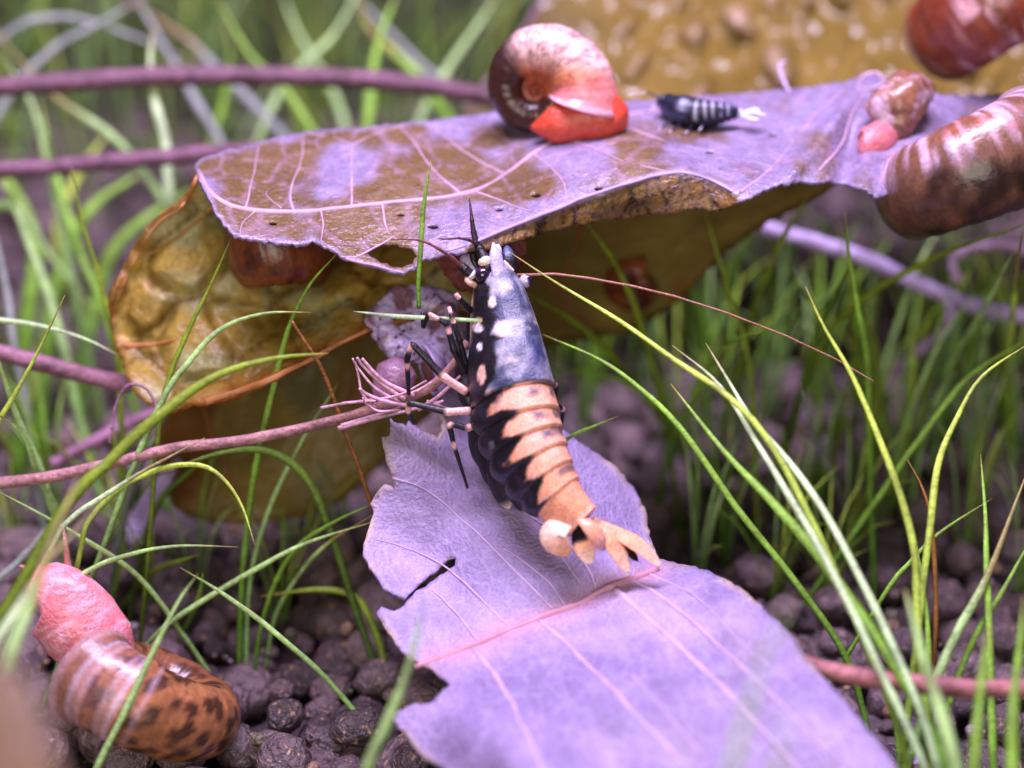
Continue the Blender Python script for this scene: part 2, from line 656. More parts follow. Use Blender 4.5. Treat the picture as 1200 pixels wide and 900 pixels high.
tag(o, 'bed of dark purple brown soil granules between and beyond the nearer ones', 'soil')
o['kind'] = 'stuff'
del av, af, ac

# ------------------------------------------------------------------ grass
GREENS = {
    'pale': (lin(168, 202, 146), lin(212, 234, 184)),
    'mint': (lin(130, 178, 92), lin(186, 220, 144)),
    'green': (lin(94, 146, 38), lin(152, 198, 74)),
    'bright': (lin(132, 176, 54), lin(202, 224, 98)),
    'olive': (lin(92, 120, 26), lin(144, 168, 44)),
    'dark': (lin(62, 90, 22), lin(102, 132, 40)),
    'grey': (lin(120, 136, 116), lin(164, 172, 166)),
    'brown': (lin(120, 76, 34), lin(164, 112, 54)),
}


def blade_geo(path, width, kind, n=30, flat=0.55, blunt=False, seed=0, up=None):
    """grass blade from its root to its tip"""
    q = spline(path, n)
    t = np.linspace(0, 1, n)
    if blunt:
        r = np.full(n, 1.0)
    else:
        r = (0.82 + 0.18 * np.sin(np.clip(t * 3.4, 0, 3.14))) * np.clip((1 - t) / 0.34, 0.03, 1) ** 0.55
    r = r * (0.86 + 0.28 * vnoise(q, 5, seed, 3))
    q = q + width * .8 * (np.stack([vnoise(q, 1.6, seed + 70 + k, 2) for k in range(3)], 1) - .5) * np.sin(np.linspace(0, math.pi, n))[:, None]
    v, f = tube(q, width * 0.5 * r, 7, flat, -FWD if up is None else up)
    a, b = GREENS[kind]
    tt = np.repeat(t, 7)
    c = mix(a, b, sstep(0.0, 0.75, tt))
    c = c * (0.84 + 0.5 * vnoise(v, 4.0, seed + 3, 3))[:, None]
    side = np.tile(np.array((.88, 1.0, 1.12, .82, 1.1, 1.0, .9)), n)
    c = c * side[:, None]
    old = _hash(np.array([seed]), np.array([3]), np.array([5]), 2)[0]
    tip0 = 0.97 if old < .62 else (.9 if old < .93 else .72)
    c = mix(c, lin(176, 140, 70) * 0.8, sstep(tip0 - .04, min(1.0, tip0 + .08), tt) * 0.75)
    c = mix(c, lin(96, 78, 34), sstep(.68, .78, vnoise(v, 6.5, seed + 9, 3)) * .45)
    return v, f, c


blade_seed = [0]


def blade(parent, pts, d0, d1, w, kind, ext=True, blunt=False):
    """pts: pixel path from root to tip; d0 / d1: depth at root and tip ('g': standing on the ground)"""
    pts = np.asarray(pts, float)
    L = np.concatenate(([0], np.cumsum(np.linalg.norm(np.diff(pts, axis=0), axis=1))))
    if d0 == 'g':
        d0 = ground_depth(pts[0, 1], -0.1)
    s = L / L[-1]
    d = d0 + (d1 - d0) * (s * 0.6 + 0.4 * s * s)
    p = P(pts[:, 0], pts[:, 1], d)
    if ext and p[0, 2] > 0.0:
        t = p[0] - p[1]
        t = t / np.linalg.norm(t)
        h = p[0, 2] + 0.15
        if t[2] > -0.35:
            t = np.array((t[0], t[1], -0.35))
        t = t / -t[2]
        t = t * np.array((0.6, 0.6, 1.0))
        p = np.vstack((p[0] + t * h, p[0] + t * h * 0.5, p))
    blade_seed[0] += 1
    wc = .95 * w * (d0 + d1) * 0.5 / 2000.0
    v, f, c = blade_geo(p, wc, kind, n=max(16, min(44, int(L[-1] / 10) + 10)), seed=blade_seed[0], blunt=blunt)
    return mesh_obj('blade', v, f, M_grass, parent, c)


def tuft(base_px, d, label, blades, group=None):
    if d == 'g':
        d = ground_depth(base_px[1], 0.0)
    b = P(base_px[0], base_px[1], d)
    b[2] = 0.0
    t = thing('grass_tuft', b, label, 'grass', group)
    for args in blades:
        blade(t, *args[:-1], **args[-1]) if isinstance(args[-1], dict) else blade(t, *args)
    return t


NX = dict(ext=False)
tuft((282, 792), 'g', 'grass tuft with one long straight green blade rising in front of the amber leaf', [
    ([(280, 795), (282, 705), (287, 640), (298, 560), (312, 490), (325, 430), (340, 380), (362, 335), (394, 298)], 'g', 10.0, 8.5, 'green'),
    ([(288, 795), (291, 700), (302, 640), (322, 580), (356, 512), (396, 450)], 'g', 10.6, 6.5, 'mint'),
    ([(296, 805), (305, 740), (325, 680), (350, 640), (385, 615), (437, 590)], 'g', 10.3, 6.5, 'green'),
    ([(310, 790), (322, 725), (345, 680), (380, 640), (438, 603)], 'g', 10.2, 6, 'mint'),
    ([(205, 760), (230, 705), (238, 671)], 'g', 10.4, 6.5, 'green'),
])
tuft((452, 815), 'g', 'grass tuft with two dull olive blades arching down to the soil beside the pale leaf', [
    ([(452, 818), (432, 760), (415, 705), (400, 655), (385, 612), (368, 574), (340, 541), (300, 527), (240, 537), (180, 560)], 'g', 10.3, 11, 'dark'),
    ([(455, 822), (446, 765), (430, 720), (412, 697), (370, 691), (305, 699)], 'g', 10.7, 10, 'olive'),
])
tuft((130, 735), 'g', 'grass tuft of pale and green blades fanning out behind the speckled snail', [
    ([(120, 735), (142, 660), (143, 600), (143, 540), (141, 470), (136, 400), (118, 330), (98, 265), (84, 196)], 'g', 10.9, 8.5, 'olive'),
    ([(95, 640), (105, 610), (140, 573), (190, 549), (235, 546), (262, 562), (284, 594), (300, 643)], 10.2, 10.0, 7.5, 'bright'),
    ([(60, 640), (85, 606), (120, 582), (160, 557), (200, 535), (240, 513)], 10.1, 10.1, 7, 'pale'),
    ([(90, 676), (150, 650), (205, 640), (279, 641)], 10.1, 9.9, 6.5, 'mint'),
    ([(140, 715), (160, 690), (185, 668), (233, 650)], 'g', 10.5, 7.5, 'olive'),
    ([(122, 740), (138, 640), (150, 585), (166, 545), (188, 500), (200, 470)], 'g', 10.3, 7, 'grey'),
    ([(150, 740), (165, 650), (185, 590), (215, 560), (275, 510)], 'g', 10.6, 8, 'dark'),
    ([(245, 790), (190, 710), (150, 665), (100, 632), (55, 606), (-10, 572)], 10.6, 10.0, 7, 'mint'),
])
tuft((190, 480), 10.3, 'grass blades curving up across the face of the amber leaf', [
    ([(185, 478), (220, 425), (260, 385), (310, 367), (364, 366)], 10.15, 10.0, 8, 'mint'),
    ([(188, 490), (198, 440), (224, 379), (248, 332), (272, 276)], 10.3, 10.15, 7, 'olive'),
    ([(75, 600), (130, 542), (180, 492), (250, 442), (320, 420), (385, 414)], 9.2, 9.6, 15, 'olive'),
])
tuft((-60, 600), 10.2, 'pale grass blades leaning in over the pink stem beside the amber leaf', [
    ([(-40, 552), (0, 488), (40, 420), (76, 346)], 10.2, 9.9, 7.5, 'bright'),
    ([(-60, 372), (0, 375), (50, 382), (100, 397), (140, 417)], 10.6, 10.6, 9, 'pale'),
    ([(72, 640), (50, 560), (33, 520), (14, 470), (-12, 390)], 10.9, 10.2, 10, 'mint'),
    ([(75, 640), (66, 600), (45, 555), (28, 512), (-10, 480)], 10.9, 10.0, 10, 'mint'),
    ([(-20, 700), (20, 660), (60, 615), (95, 570), (150, 520)], 9.2, 9.3, 9, 'grey'),
])
tuft((20, 760), 8.4, 'out of focus pale grass blades standing before the pink snail head', [
    ([(5, 800), (30, 720), (58, 640), (92, 560)], 7.9, 8.3, 16, 'mint'),
    ([(-20, 790), (20, 715), (60, 655), (118, 590)], 8.3, 8.6, 12, 'pale'),
])
tuft((110, 905), 9.4, 'single pale blade leaning across the shell of the speckled snail', [
    ([(108, 912), (160, 805), (205, 712), (232, 672)], 9.35, 9.3, 9, 'mint'),
])
tuft((340, 860), 'g', 'single pale blade lying low over the soil granules beside the speckled snail', [
    ([(440, 862), (380, 793), (320, 742), (262, 697), (211, 665)], 10.3, 10.0, 7, 'mint'),
    ([(185, 742), (240, 703), (300, 668), (360, 636), (442, 610)], 10.5, 10.2, 7.5, 'mint'),
])
tuft((430, 910), 8.4, 'out of focus light green blade rising before the torn edge of the pale leaf', [
    ([(430, 910), (455, 850), (478, 785), (498, 700)], 8.3, 8.25, 15, 'mint'),
])
tuft((492, 350), 10.0, 'two loose short blades lodged between the lilac snail and the shrimp', [
    ([(560, 376), (495, 371), (455, 369), (414, 365)], 9.85, 9.8, 6, 'pale', NX),
    ([(491, 362), (491, 330), (494, 285), (497, 240), (505, 188)], 9.9, 9.75, 6.5, 'green', NX),
])
# the big tuft beside the pale leaf
tuft((1100, 900), 8.6, 'large tuft of long arching blades beside the pale leaf', [
    ([(1115, 915), (1062, 806), (1010, 722), (958, 650), (898, 580), (838, 516), (786, 450)], 8.7, 9.9, 15, 'green'),
    ([(1085, 905), (1040, 800), (985, 690), (930, 590), (880, 505), (840, 448), (788, 405)], 8.7, 9.8, 9.5, 'pale'),
    ([(1100, 905), (1058, 785), (1015, 690), (968, 606), (922, 538), (880, 488), (850, 440), (827, 402)], 8.7, 9.8, 9.5, 'pale'),
    ([(1050, 850), (1000, 720), (950, 610), (900, 515), (850, 462), (790, 420), (720, 371), (650, 330), (598, 296)], 9.0, 10.0, 8.5, 'bright'),
    ([(1010, 830), (985, 760), (930, 680), (860, 590), (800, 505), (745, 452), (700, 420), (636, 392)], 9.6, 10.3, 9, 'green'),
    ([(1090, 880), (1080, 800), (1074, 720), (1071, 650), (1058, 590), (1030, 512), (1000, 442), (965, 382), (944, 336)], 9.2, 9.7, 10, 'bright'),
    ([(1062, 860), (1072, 770), (1080, 690), (1090, 620), (1100, 545), (1122, 490), (1152, 440), (1210, 400)], 9.4, 9.9, 9.5, 'bright'),
    ([(1080, 900), (1088, 800), (1086, 720), (1075, 640)], 9.3, 9.7, 9, 'green'),
    ([(1095, 760), (1097, 690), (1092, 612), (1080, 570), (1063, 538)], 9.6, 9.8, 6.5, 'brown'),
    ([(1090, 820), (1120, 745), (1158, 672), (1205, 550)], 9.3, 9.8, 12, 'mint'),
    ([(1110, 830), (1140, 750), (1175, 690), (1215, 620)], 9.4, 9.8, 9, 'green'),
    ([(1040, 690), (1065, 660), (1100, 625), (1163, 584)], 10.1, 10.2, 6, 'green'),
    ([(1165, 915), (1162, 800), (1158, 700), (1155, 610), (1149, 532)], 9.2, 9.9, 10, 'green'),
])
tuft((1160, 900), 8.0, 'out of focus green blades standing at the pink stem before the large tuft', [
    ([(1120, 930), (1105, 850), (1078, 760), (1060, 690)], 8.2, 8.5, 18, 'mint'),
    ([(1140, 920), (1150, 800), (1160, 730)], 8.2, 8.4, 14, 'green'),
    ([(1185, 920), (1188, 820), (1200, 700)], 8.3, 8.6, 16, 'green'),
    ([(1055, 900), (1050, 850), (1052, 815)], 9.5, 9.6, 9, 'green'),
])
tuft((765, 630), 'g', 'slender tuft with a curled tip standing behind the shrimp tail', [
    ([(765, 632), (782, 535), (804, 481), (824, 445), (842, 414), (866, 395), (889, 391), (898, 380)], 'g', 10.5, 7.5, 'green'),
    ([(800, 640), (775, 470), (748, 372), (722, 312), (688, 262)], 'g', 10.9, 8.5, 'olive'),
    ([(830, 600), (800, 530), (760, 470), (712, 412), (662, 371), (612, 342)], 'g', 10.8, 9.5, 'olive'),
    ([(640, 545), (665, 515), (695, 500), (724, 488)], 10.3, 9.9, 6, 'green'),
    ([(800, 505), (740, 452), (690, 438), (630, 432)], 12.0, 11.6, 8, 'green'),
])
tuft((870, 560), 'g', 'olive tuft of tall blades below the brown snail that hangs over the leaf edge', [
    ([(868, 560), (870, 430), (882, 365), (902, 310), (926, 263), (952, 222)], 'g', 10.7, 9, 'olive'),
    ([(900, 620), (925, 520), (948, 420), (972, 360), (995, 310)], 'g', 11.0, 10, 'dark'),
    ([(1025, 720), (1022, 600), (1016, 430), (1004, 350), (995, 300), (990, 246)], 'g', 10.6, 8, 'green'),
    ([(880, 620), (960, 415), (1010, 352), (1100, 300), (1215, 258)], 'g', 10.6, 9, 'olive'),
    ([(1190, 570), (1180, 450), (1186, 380), (1190, 330), (1198, 270)], 'g', 10.2, 8, 'bright'),
    ([(1090, 560), (1110, 440), (1145, 375), (1190, 290)], 'g', 10.6, 9, 'mint'),
    ([(890, 690), (886, 560), (878, 430), (850, 330), (826, 246)], 'g', 11.2, 8, 'olive'),
    ([(1010, 640), (975, 560), (950, 500), (938, 448)], 'g', 10.6, 8, 'grey'),
    ([(1110, 470), (1150, 430), (1210, 395)], 11.0, 11.0, 7, 'green'),
])
tuft((860, 1000), 6.2, 'two strongly blurred blades close to the glass before the pale leaf', [
    ([(842, 960), (862, 880), (890, 790), (928, 700)], 6.3, 6.6, 12, 'green'),
    ([(905, 960), (915, 880), (930, 810)], 6.4, 6.6, 10, 'mint'),
])
# generic small tufts, each one placed on its own: copies of four kinds
protos = []
for k in range(5):
    pts = []
    for b in range(random.randint(5, 8)):
        a = random.uniform(0, 6.28)
        h = random.uniform(1.0, 2.1)
        lean = random.uniform(0.1, 0.9)
        r0 = random.uniform(0, .12)
        w = random.uniform(.026, .046)
        dirv = np.array((math.cos(a), math.sin(a), 0))
        pth = [np.array((0, 0, -0.12)) + dirv * r0, dirv * (r0 + lean * .18) + (0, 0, h * .4), dirv * (r0 + lean * .5) + (0, 0, h * .76),
               dirv * (r0 + lean * random.uniform(.8, 1.2)) + (0, 0, h * random.uniform(.88, 1.05))]
        pts.append(blade_geo(pth, w, random.choice(('green', 'green', 'mint', 'bright', 'olive')), n=16, seed=300 + 10 * k + b, up=dirv))
    protos.append([mesh_data('blade', v, f, c) for v, f, c in pts])
for pr in protos:
    for me in pr:
        me.materials.append(M_grass)
TUFT_SPOTS = [(815, 690), (850, 650), (905, 700), (930, 640), (960, 600), (1000, 560), (1050, 530), (1110, 520), (1165, 500), (1195, 560), (840, 560), (880, 520),
              (950, 500), (1010, 470), (1080, 460), (1150, 440), (790, 520), (740, 470), (700, 455), (640, 470), (820, 450), (900, 440), (1190, 700), (1130, 640),
              (965, 700), (1195, 640), (1020, 620), (1140, 570), (830, 500), (1180, 480), (910, 480), (1100, 430), (30, 560), (60, 500), (10, 480), (180, 700), (150, 650), (230, 690), (350, 660), (110, 540), (400, 640), (70, 620), (20, 640), (330, 720), (680, 520), (990, 660), (1060, 600)]
for i, (px, py) in enumerate(TUFT_SPOTS):
    d = ground_depth(py, 0.0)
    p = P(px, py, d)
    right = px > 500
    t = thing('grass_tuft', (p[0], p[1], -0.02),
              'slender green grass tuft rooted in the dark soil behind the pale leaf' if right else 'slender green grass tuft rooted in the dark soil behind the pink root',
              'grass', 'grass tufts behind the pale leaf' if right else 'grass tufts behind the pink root')
    t.rotation_euler = (0, 0, random.uniform(0, 6.28))
    s = random.uniform(.75, 1.1) * (0.62 if not right or py > 620 else 1)
    t.scale = (s, s, s)
    for me in random.choice(protos):
        o = bpy.data.objects.new('blade', me)
        COL.objects.link(o)
        o.parent = t


def far_grass(name, label, n, xr, yr, hr, wr, kinds, seed):
    rg = random.Random(seed)
    av, af, ac, off = [], [], [], 0
    for k in range(n):
        x, y = rg.uniform(*xr), rg.uniform(*yr)
        a = rg.uniform(0, 6.28)
        h = rg.uniform(*hr)
        lean = rg.uniform(.1, 1.3)
        dv = np.array((math.cos(a), math.sin(a), 0))
        b = np.array((x, y, -0.2))
        pth = [b, b + dv * lean * .25 + (0, 0, h * .45), b + dv * lean * .7 + (0, 0, h * .8), b + dv * lean * 1.3 + (0, 0, h * rg.uniform(.8, 1.05))]
        v, f, c = blade_geo(pth, rg.uniform(*wr), rg.choice(kinds), n=12, seed=seed + k, up=dv)
        av.append(v)
        ac.append(c)
        af += [[off + q for q in t] for t in f]
        off += len(v)
    o = mesh_obj(name, np.vstack(av), af, M_grass, None, np.vstack(ac))
    tag(o, label, 'grass')
    o['kind'] = 'stuff'
    return o


far_grass('grass_carpet', 'dense blurred green grass growing behind the leaves on the soil', 560, (-8, 8), (6.4, 14), (1.2, 3.1), (.024, .05),
          ('green', 'mint', 'green', 'bright', 'green', 'mint'), 900)

# tall blurred blades behind the brown leaf, seen one by one
BACK = [
    ([(197, 215), (190, 160), (177, 100), (176, 60), (182, 28)], 12.6, 12.6, 17, 'pale'),
    ([(0, 240), (60, 300), (120, 380)], 13, 13, 16, 'mint'),
    ([(430, 190), (432, 120), (440, 60), (470, -20)], 13.5, 13.6, 20, 'green'),
    ([(270, 190), (230, 120), (190, 50), (150, -20)], 13.6, 14, 16, 'grey'),
    ([(60, 210), (40, 130), (0, 60)], 13, 13, 14, 'mint'),
    ([(190, 230), (130, 160), (60, 110), (-20, 20)], 13.0, 13.3, 14, 'mint'),
    ([(330, 160), (260, 90), (210, 40), (120, -20)], 14, 14.4, 18, 'grey'),
    ([(380, 180), (330, 100), (290, 60), (250, -10)], 13.5, 13.6, 14, 'green'),
    ([(490, 150), (520, 90), (560, 30), (590, -20)], 14, 14.3, 14, 'mint'),
    ([(300, 170), (340, 90), (390, 40), (430, -30)], 14, 14.4, 14, 'mint'),
    ([(20, 420), (5, 330), (-10, 250)], 12, 12, 14, 'grey'),
    ([(75, 410), (50, 330), (20, 250), (-10, 190)], 12.3, 12.4, 15, 'mint'),
    ([(240, 190), (262, 120), (270, 70), (262, 20)], 14, 14, 12, 'green'),
    ([(560, 130), (500, 80), (440, 20), (400, -20)], 14.5, 14.8, 14, 'grey'),
    ([(120, 360), (95, 300), (60, 180), (48, 120)], 12.6, 12.9, 14, 'green'),
    ([(410, 200), (395, 120), (350, 40), (330, -10)], 14.6, 14.8, 14, 'mint'),
    ([(60, 370), (75, 300), (110, 240), (170, 200)], 13.2, 13.6, 26, 'green'),
    ([(30, 360), (40, 290), (20, 230), (-20, 180)], 13.2, 13.6, 26, 'green'),
    ([(110, 370), (130, 300), (180, 250), (230, 220)], 13.4, 13.8, 24, 'green'),
    ([(90, 360), (70, 270), (90, 210), (130, 150)], 13.8, 14, 22, 'bright'),
    ([(0, 130), (60, 60), (110, 30), (200, -20)], 13.6, 14, 15, 'grey'),
    ([(-20, 60), (60, 20), (150, 40), (260, 90)], 13.8, 14, 13, 'grey'),
    ([(520, 130), (470, 70), (430, 30), (420, -20)], 14, 14, 20, 'green'),
]
for i, b in enumerate(BACK):
    p = P(np.array(float(b[0][0][0])), np.array(float(b[0][0][1])), np.array(b[1]))
    t = thing('grass_tuft', (p[0], p[1], 0), 'tall blurred grass blade rising behind the brown leaf' if i else 'bright pale grass blade standing before the far pink stem', 'grass',
              'tall blurred blades behind the brown leaf' if i else None)
    blade(t, b[0], b[1], b[2], b[3] * .8, b[4])

# ------------------------------------------------------------------ leaves
# pale leaf under the shrimp
PALE_D = TPS([(458, 490, 10.2), (440, 640, 9.95), (450, 700, 9.75), (470, 850, 9.05), (520, 900, 8.75), (720, 655, 9.72), (610, 575, 10.12), (545, 470, 10.45),
              (700, 540, 10.5), (755, 620, 10.3), (870, 690, 9.45), (1050, 900, 8.45), (800, 800, 8.85), (620, 760, 9.3), (600, 900, 8.45), (540, 600, 10.1),
              (900, 1120, 8.25), (1100, 1100, 8.2), (620, 1060, 8.3), (960, 800, 8.85), (680, 700, 9.62), (770, 670, 9.72), (640, 680, 9.72)], 0.01)
PALE_RIB = [(486, 782), (520, 769), (560, 755), (600, 737), (640, 722), (680, 708), (705, 692), (740, 680), (772, 668)]


def pale_disp(x, y, p):
    rib_d = seg_dist(PALE_RIB, x, y, False)
    fold = 0.05 * np.exp(-(rib_d / 26) ** 2)
    wave = 0.06 * np.sin((x * 0.75 - y * 0.66) / 24.0 + 2.0 * vnoise(p, .8, 23, 2)) * sstep(10, 110, rib_d)
    return wave - fold + 0.13 * (vnoise(p, 1.5, 21, 3) - 0.5) + 0.016 * (vnoise(p, 12, 22, 2) - .5)


def pale_col(x, y, p, edge):
    c = mix(lin(178, 157, 202), lin(148, 128, 176), sstep(.3, .7, vnoise(p, 1.8, 31, 4)))
    q = np.stack((x * 0.80 - y * 0.6, (x * 0.6 + y * 0.8) * 0.10, 0 * x), 1)          # fine fibres along the blade
    c = c * (0.86 + 0.28 * vnoise(q, 0.35, 33, 2))[:, None]
    net = cells(p, 7.0, 5)
    c = mix(c, lin(200, 188, 224), sstep(0.07, 0.0, net[1] - net[0]) * 0.30)
    c = mix(c, lin(206, 158, 178), np.exp(-(seg_dist(PALE_RIB, x, y, False) / 15) ** 2) * 0.75)
    c = mix(c, lin(206, 182, 150), sstep(9, 1, edge) * sstep(.45, .65, vnoise(p, 5, 37, 2)) * 0.8)
    c = mix(c, lin(168, 150, 150), sstep(.56, .74, vnoise(p, 1.3, 39, 3)) * 0.45)
    return c


pale = sheet('pale_leaf', PALE_POLY, PALE_D, 5.0, M_pale, None, 0.022, pale_col, pale_disp, ragged=0.7, seed=3)
tag(pale, 'pale lilac skeletal leaf with ragged torn edge lying under the big shrimp', 'leaf')
rib('midrib', PALE_RIB, PALE_D, .020, .034, M_vein, pale, lin(206, 150, 168), disp=pale_disp)
PINK = lin(206, 178, 210)
for pts, w in (([(742, 680), (775, 700), (830, 745), (890, 800), (950, 862), (1000, 920)], .016),
               ([(720, 690), (760, 725), (830, 790), (900, 862), (960, 930)], .024),
               ([(632, 728), (665, 757), (720, 812), (775, 868), (830, 930)], .020),
               ([(556, 762), (585, 800), (612, 850), (640, 910)], .026),
               ([(664, 712), (640, 680), (610, 655), (585, 640)], .009), ([(700, 694), (690, 668), (668, 640), (640, 618), (600, 590), (560, 545)], .011),
               ([(600, 737), (560, 700), (515, 660), (470, 640), (440, 632)], .010), ([(560, 752), (530, 715), (505, 690)], .010),
               ([(650, 716), (600, 665), (555, 620), (500, 575), (460, 560)], .010), ([(690, 700), (660, 655), (620, 610)], .007),
               ([(760, 672), (815, 700), (880, 760), (925, 800)], .008), ([(740, 790), (790, 845), (850, 920)], .007)):
    rib('vein', pts, PALE_D, w, w * .45, M_vein, pale, PINK, disp=pale_disp)

# brown leaf that the shrimp reaches for
UP_POLY = [(228, 193), (240, 184), (262, 177), (300, 168), (345, 156), (380, 152), (420, 150), (460, 146), (500, 141), (560, 134), (620, 127), (690, 122), (760, 117),
           (820, 112), (870, 109), (940, 103), (985, 97), (1012, 88), (1034, 88), (1048, 100), (1080, 108), (1130, 112), (1200, 108), (1270, 112),
           (1270, 150), (1200, 152), (1130, 160), (1075, 182), (1052, 206), (1044, 226), (1030, 231), (1008, 219), (985, 214), (962, 213), (938, 212), (911, 217), (884, 229),
           (866, 236), (858, 240), (840, 247), (815, 246), (790, 250), (760, 251), (735, 256), (712, 258), (690, 262), (668, 266), (645, 271), (618, 279), (590, 287),
           (572, 292), (545, 296), (520, 298), (495, 305), (488, 313), (474, 321), (458, 318), (438, 312), (420, 307), (402, 302), (388, 292), (376, 286),
           (366, 281), (356, 286), (333, 285), (302, 281), (275, 277), (262, 263), (250, 243), (240, 222), (232, 206)]
UP_HOLE = [(428, 296), (438, 288), (460, 285), (483, 291), (489, 300), (484, 309), (470, 314), (446, 308)]
UP_D = TPS([(230, 196, 10.55), (236, 214, 10.3), (275, 277, 9.95), (345, 156, 11.05), (376, 286, 9.93), (300, 220, 10.42), (473, 321, 9.86), (545, 293, 9.93), (500, 142, 11.2),
            (560, 278, 9.98), (640, 249, 10.12), (719, 222, 10.22), (769, 205, 10.26), (805, 203, 10.26), (865, 228, 10.16), (940, 208, 10.35), (620, 127, 11.35), (760, 118, 11.4),
            (940, 103, 11.5), (600, 195, 10.72), (430, 220, 10.42), (1040, 238, 10.25), (1030, 92, 11.5), (1130, 160, 10.95), (1200, 212, 10.4), (1270, 112, 11.5),
            (1270, 205, 10.5), (820, 160, 10.9), (950, 160, 10.85), (590, 287, 10.03), (645, 271, 10.18), (712, 257, 10.27), (760, 250, 10.3), (840, 245, 10.22), (800, 225, 10.25),
            (1000, 215, 10.3), (1005, 150, 10.78)], 0.004)
LIP_TOP = [(520, 295), (545, 288), (570, 278), (605, 263), (637, 250), (680, 234), (719, 221), (745, 211), (769, 204), (790, 201), (805, 202), (833, 211), (866, 228)]
UP_MAIN = [(232, 200), (245, 224), (268, 240), (300, 247), (345, 248), (400, 244), (460, 238), (520, 232), (556, 224), (592, 204), (625, 180), (660, 160), (710, 140), (780, 128)]


def below_lip(x, y):
    ly = np.interp(x, [p[0] for p in LIP_TOP], [p[1] for p in LIP_TOP])
    return np.where((x > 545) & (x < 864), y - ly, -99.0)


def up_disp(x, y, p):
    r = 0.07 * (vnoise(p, 1.6, 51, 3) - .5) + 0.02 * (vnoise(p, 7, 52, 2) - .5)
    r = r + 0.03 * np.exp(-(below_lip(x, y) / 4) ** 2)
    r = r - 0.24 * np.exp(-(((x - 1000) - (y - 150) * -0.2) / 16) ** 2) * sstep(120, 175, y) * sstep(235, 200, y)   # fold beside the small snail
    r = r + 0.15 * np.exp(-((x - 968 + (y - 150) * .75) / 17) ** 2) * sstep(90, 120, y) * sstep(225, 190, y)          # ridge
    r = r + .10 * np.sin(x / 21.0) * sstep(1000, 1060, x) * sstep(95, 130, y)
    return r


def up_col(x, y, p, edge):
    brown = mix(lin(104, 80, 46), lin(142, 114, 74), vnoise(p, 3, 61, 3))
    lil = mix(lin(136, 116, 156), lin(186, 174, 220), vnoise(p, 5, 62, 3))  # lilac film, with violet reflections of the lamp painted into it
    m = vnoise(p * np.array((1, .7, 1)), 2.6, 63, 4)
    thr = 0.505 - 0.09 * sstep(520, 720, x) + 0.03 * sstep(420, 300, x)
    net = cells(p, 3.2, 9)
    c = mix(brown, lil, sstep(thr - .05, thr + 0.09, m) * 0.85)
    c = mix(c, lin(196, 160, 196), sstep(0.10, 0.02, net[1] - net[0]) * 0.35)
    n2 = cells(p, 9.0, 19)
    c = mix(c, lin(92, 62, 48), sstep(0.16, 0.06, n2[0]) * sstep(.55, .62, vnoise(p, 2, 65, 2)) * .9)
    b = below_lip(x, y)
    lip = sstep(0, 5, b)
    lipc = mix(lin(118, 84, 38), lin(160, 122, 62), vnoise(p, 5, 66, 3))
    n3 = cells(np.stack((x / 17, y / 60, 0 * x), 1), 1.0, 3)
    lipc = mix(lipc, lin(60, 38, 22), sstep(.10, .03, n3[1] - n3[0]))
    c = mix(c, lipc, lip)
    c = mix(c, lin(196, 180, 222), np.exp(-(b / 3.2) ** 2) * .8)  # bright line painted along the lit ridge above the lip
    c = mix(c, lin(186, 168, 214), sstep(4.5, 1, edge) * (1 - lip) * .7)
    return c


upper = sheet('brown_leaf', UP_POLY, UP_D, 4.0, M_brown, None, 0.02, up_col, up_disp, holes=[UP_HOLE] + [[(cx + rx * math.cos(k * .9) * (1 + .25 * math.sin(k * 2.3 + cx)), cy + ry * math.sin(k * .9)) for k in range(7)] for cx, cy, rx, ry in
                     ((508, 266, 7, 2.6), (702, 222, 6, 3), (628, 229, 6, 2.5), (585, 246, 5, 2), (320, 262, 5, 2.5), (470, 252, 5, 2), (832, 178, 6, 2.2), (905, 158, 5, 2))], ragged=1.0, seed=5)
tag(upper, 'large brown leaf with lilac film, painted sheen and pink veins lying level above the shrimp', 'leaf')
VP = lin(190, 156, 180)
rib('midrib', UP_MAIN, UP_D, .022, .018, M_vein, upper, VP, disp=up_disp)
for pts, w in (([(344, 247), (340, 225), (352, 190), (356, 158)], .013), ([(412, 242), (412, 205), (413, 170)], .014), ([(413, 170), (440, 156), (472, 147)], .012),
               ([(413, 170), (390, 160), (362, 156)], .012), ([(288, 243), (296, 210), (303, 172)], .010), ([(330, 244), (312, 228), (328, 215)], .006),
               ([(540, 228), (505, 195), (488, 170), (470, 150)], .014), ([(592, 204), (555, 185), (520, 160), (500, 145)], .012),
               ([(448, 240), (452, 262), (462, 277), (492, 286), (520, 280), (560, 277)], .013), ([(462, 277), (440, 290), (420, 300), (400, 301)], .012),
               ([(376, 246), (378, 265), (376, 285)], .010), ([(300, 247), (284, 262), (282, 274)], .008),
               ([(868, 226), (900, 200), (930, 165), (960, 130), (990, 105)], .018), ([(660, 160), (720, 185), (780, 200)], .010), ([(625, 180), (655, 205), (665, 235)], .010),
               ([(556, 224), (600, 240), (630, 250)], .009), ([(710, 140), (780, 165), (850, 180), (905, 195)], .011), ([(930, 165), (900, 150), (860, 145)], .008),
               ([(960, 200), (985, 170), (1000, 130), (1020, 100)], .016), ([(700, 175), (740, 160), (800, 150)], .007), ([(405, 303), (440, 312), (474, 320)], .014)):
    rib('vein', pts, UP_D, w * .85, w * .42, M_vein, upper, VP, disp=up_disp)
rib('rolled_edge', LIP_TOP, UP_D, .012, .014, M_vein, upper, lin(182, 160, 208), disp=up_disp)

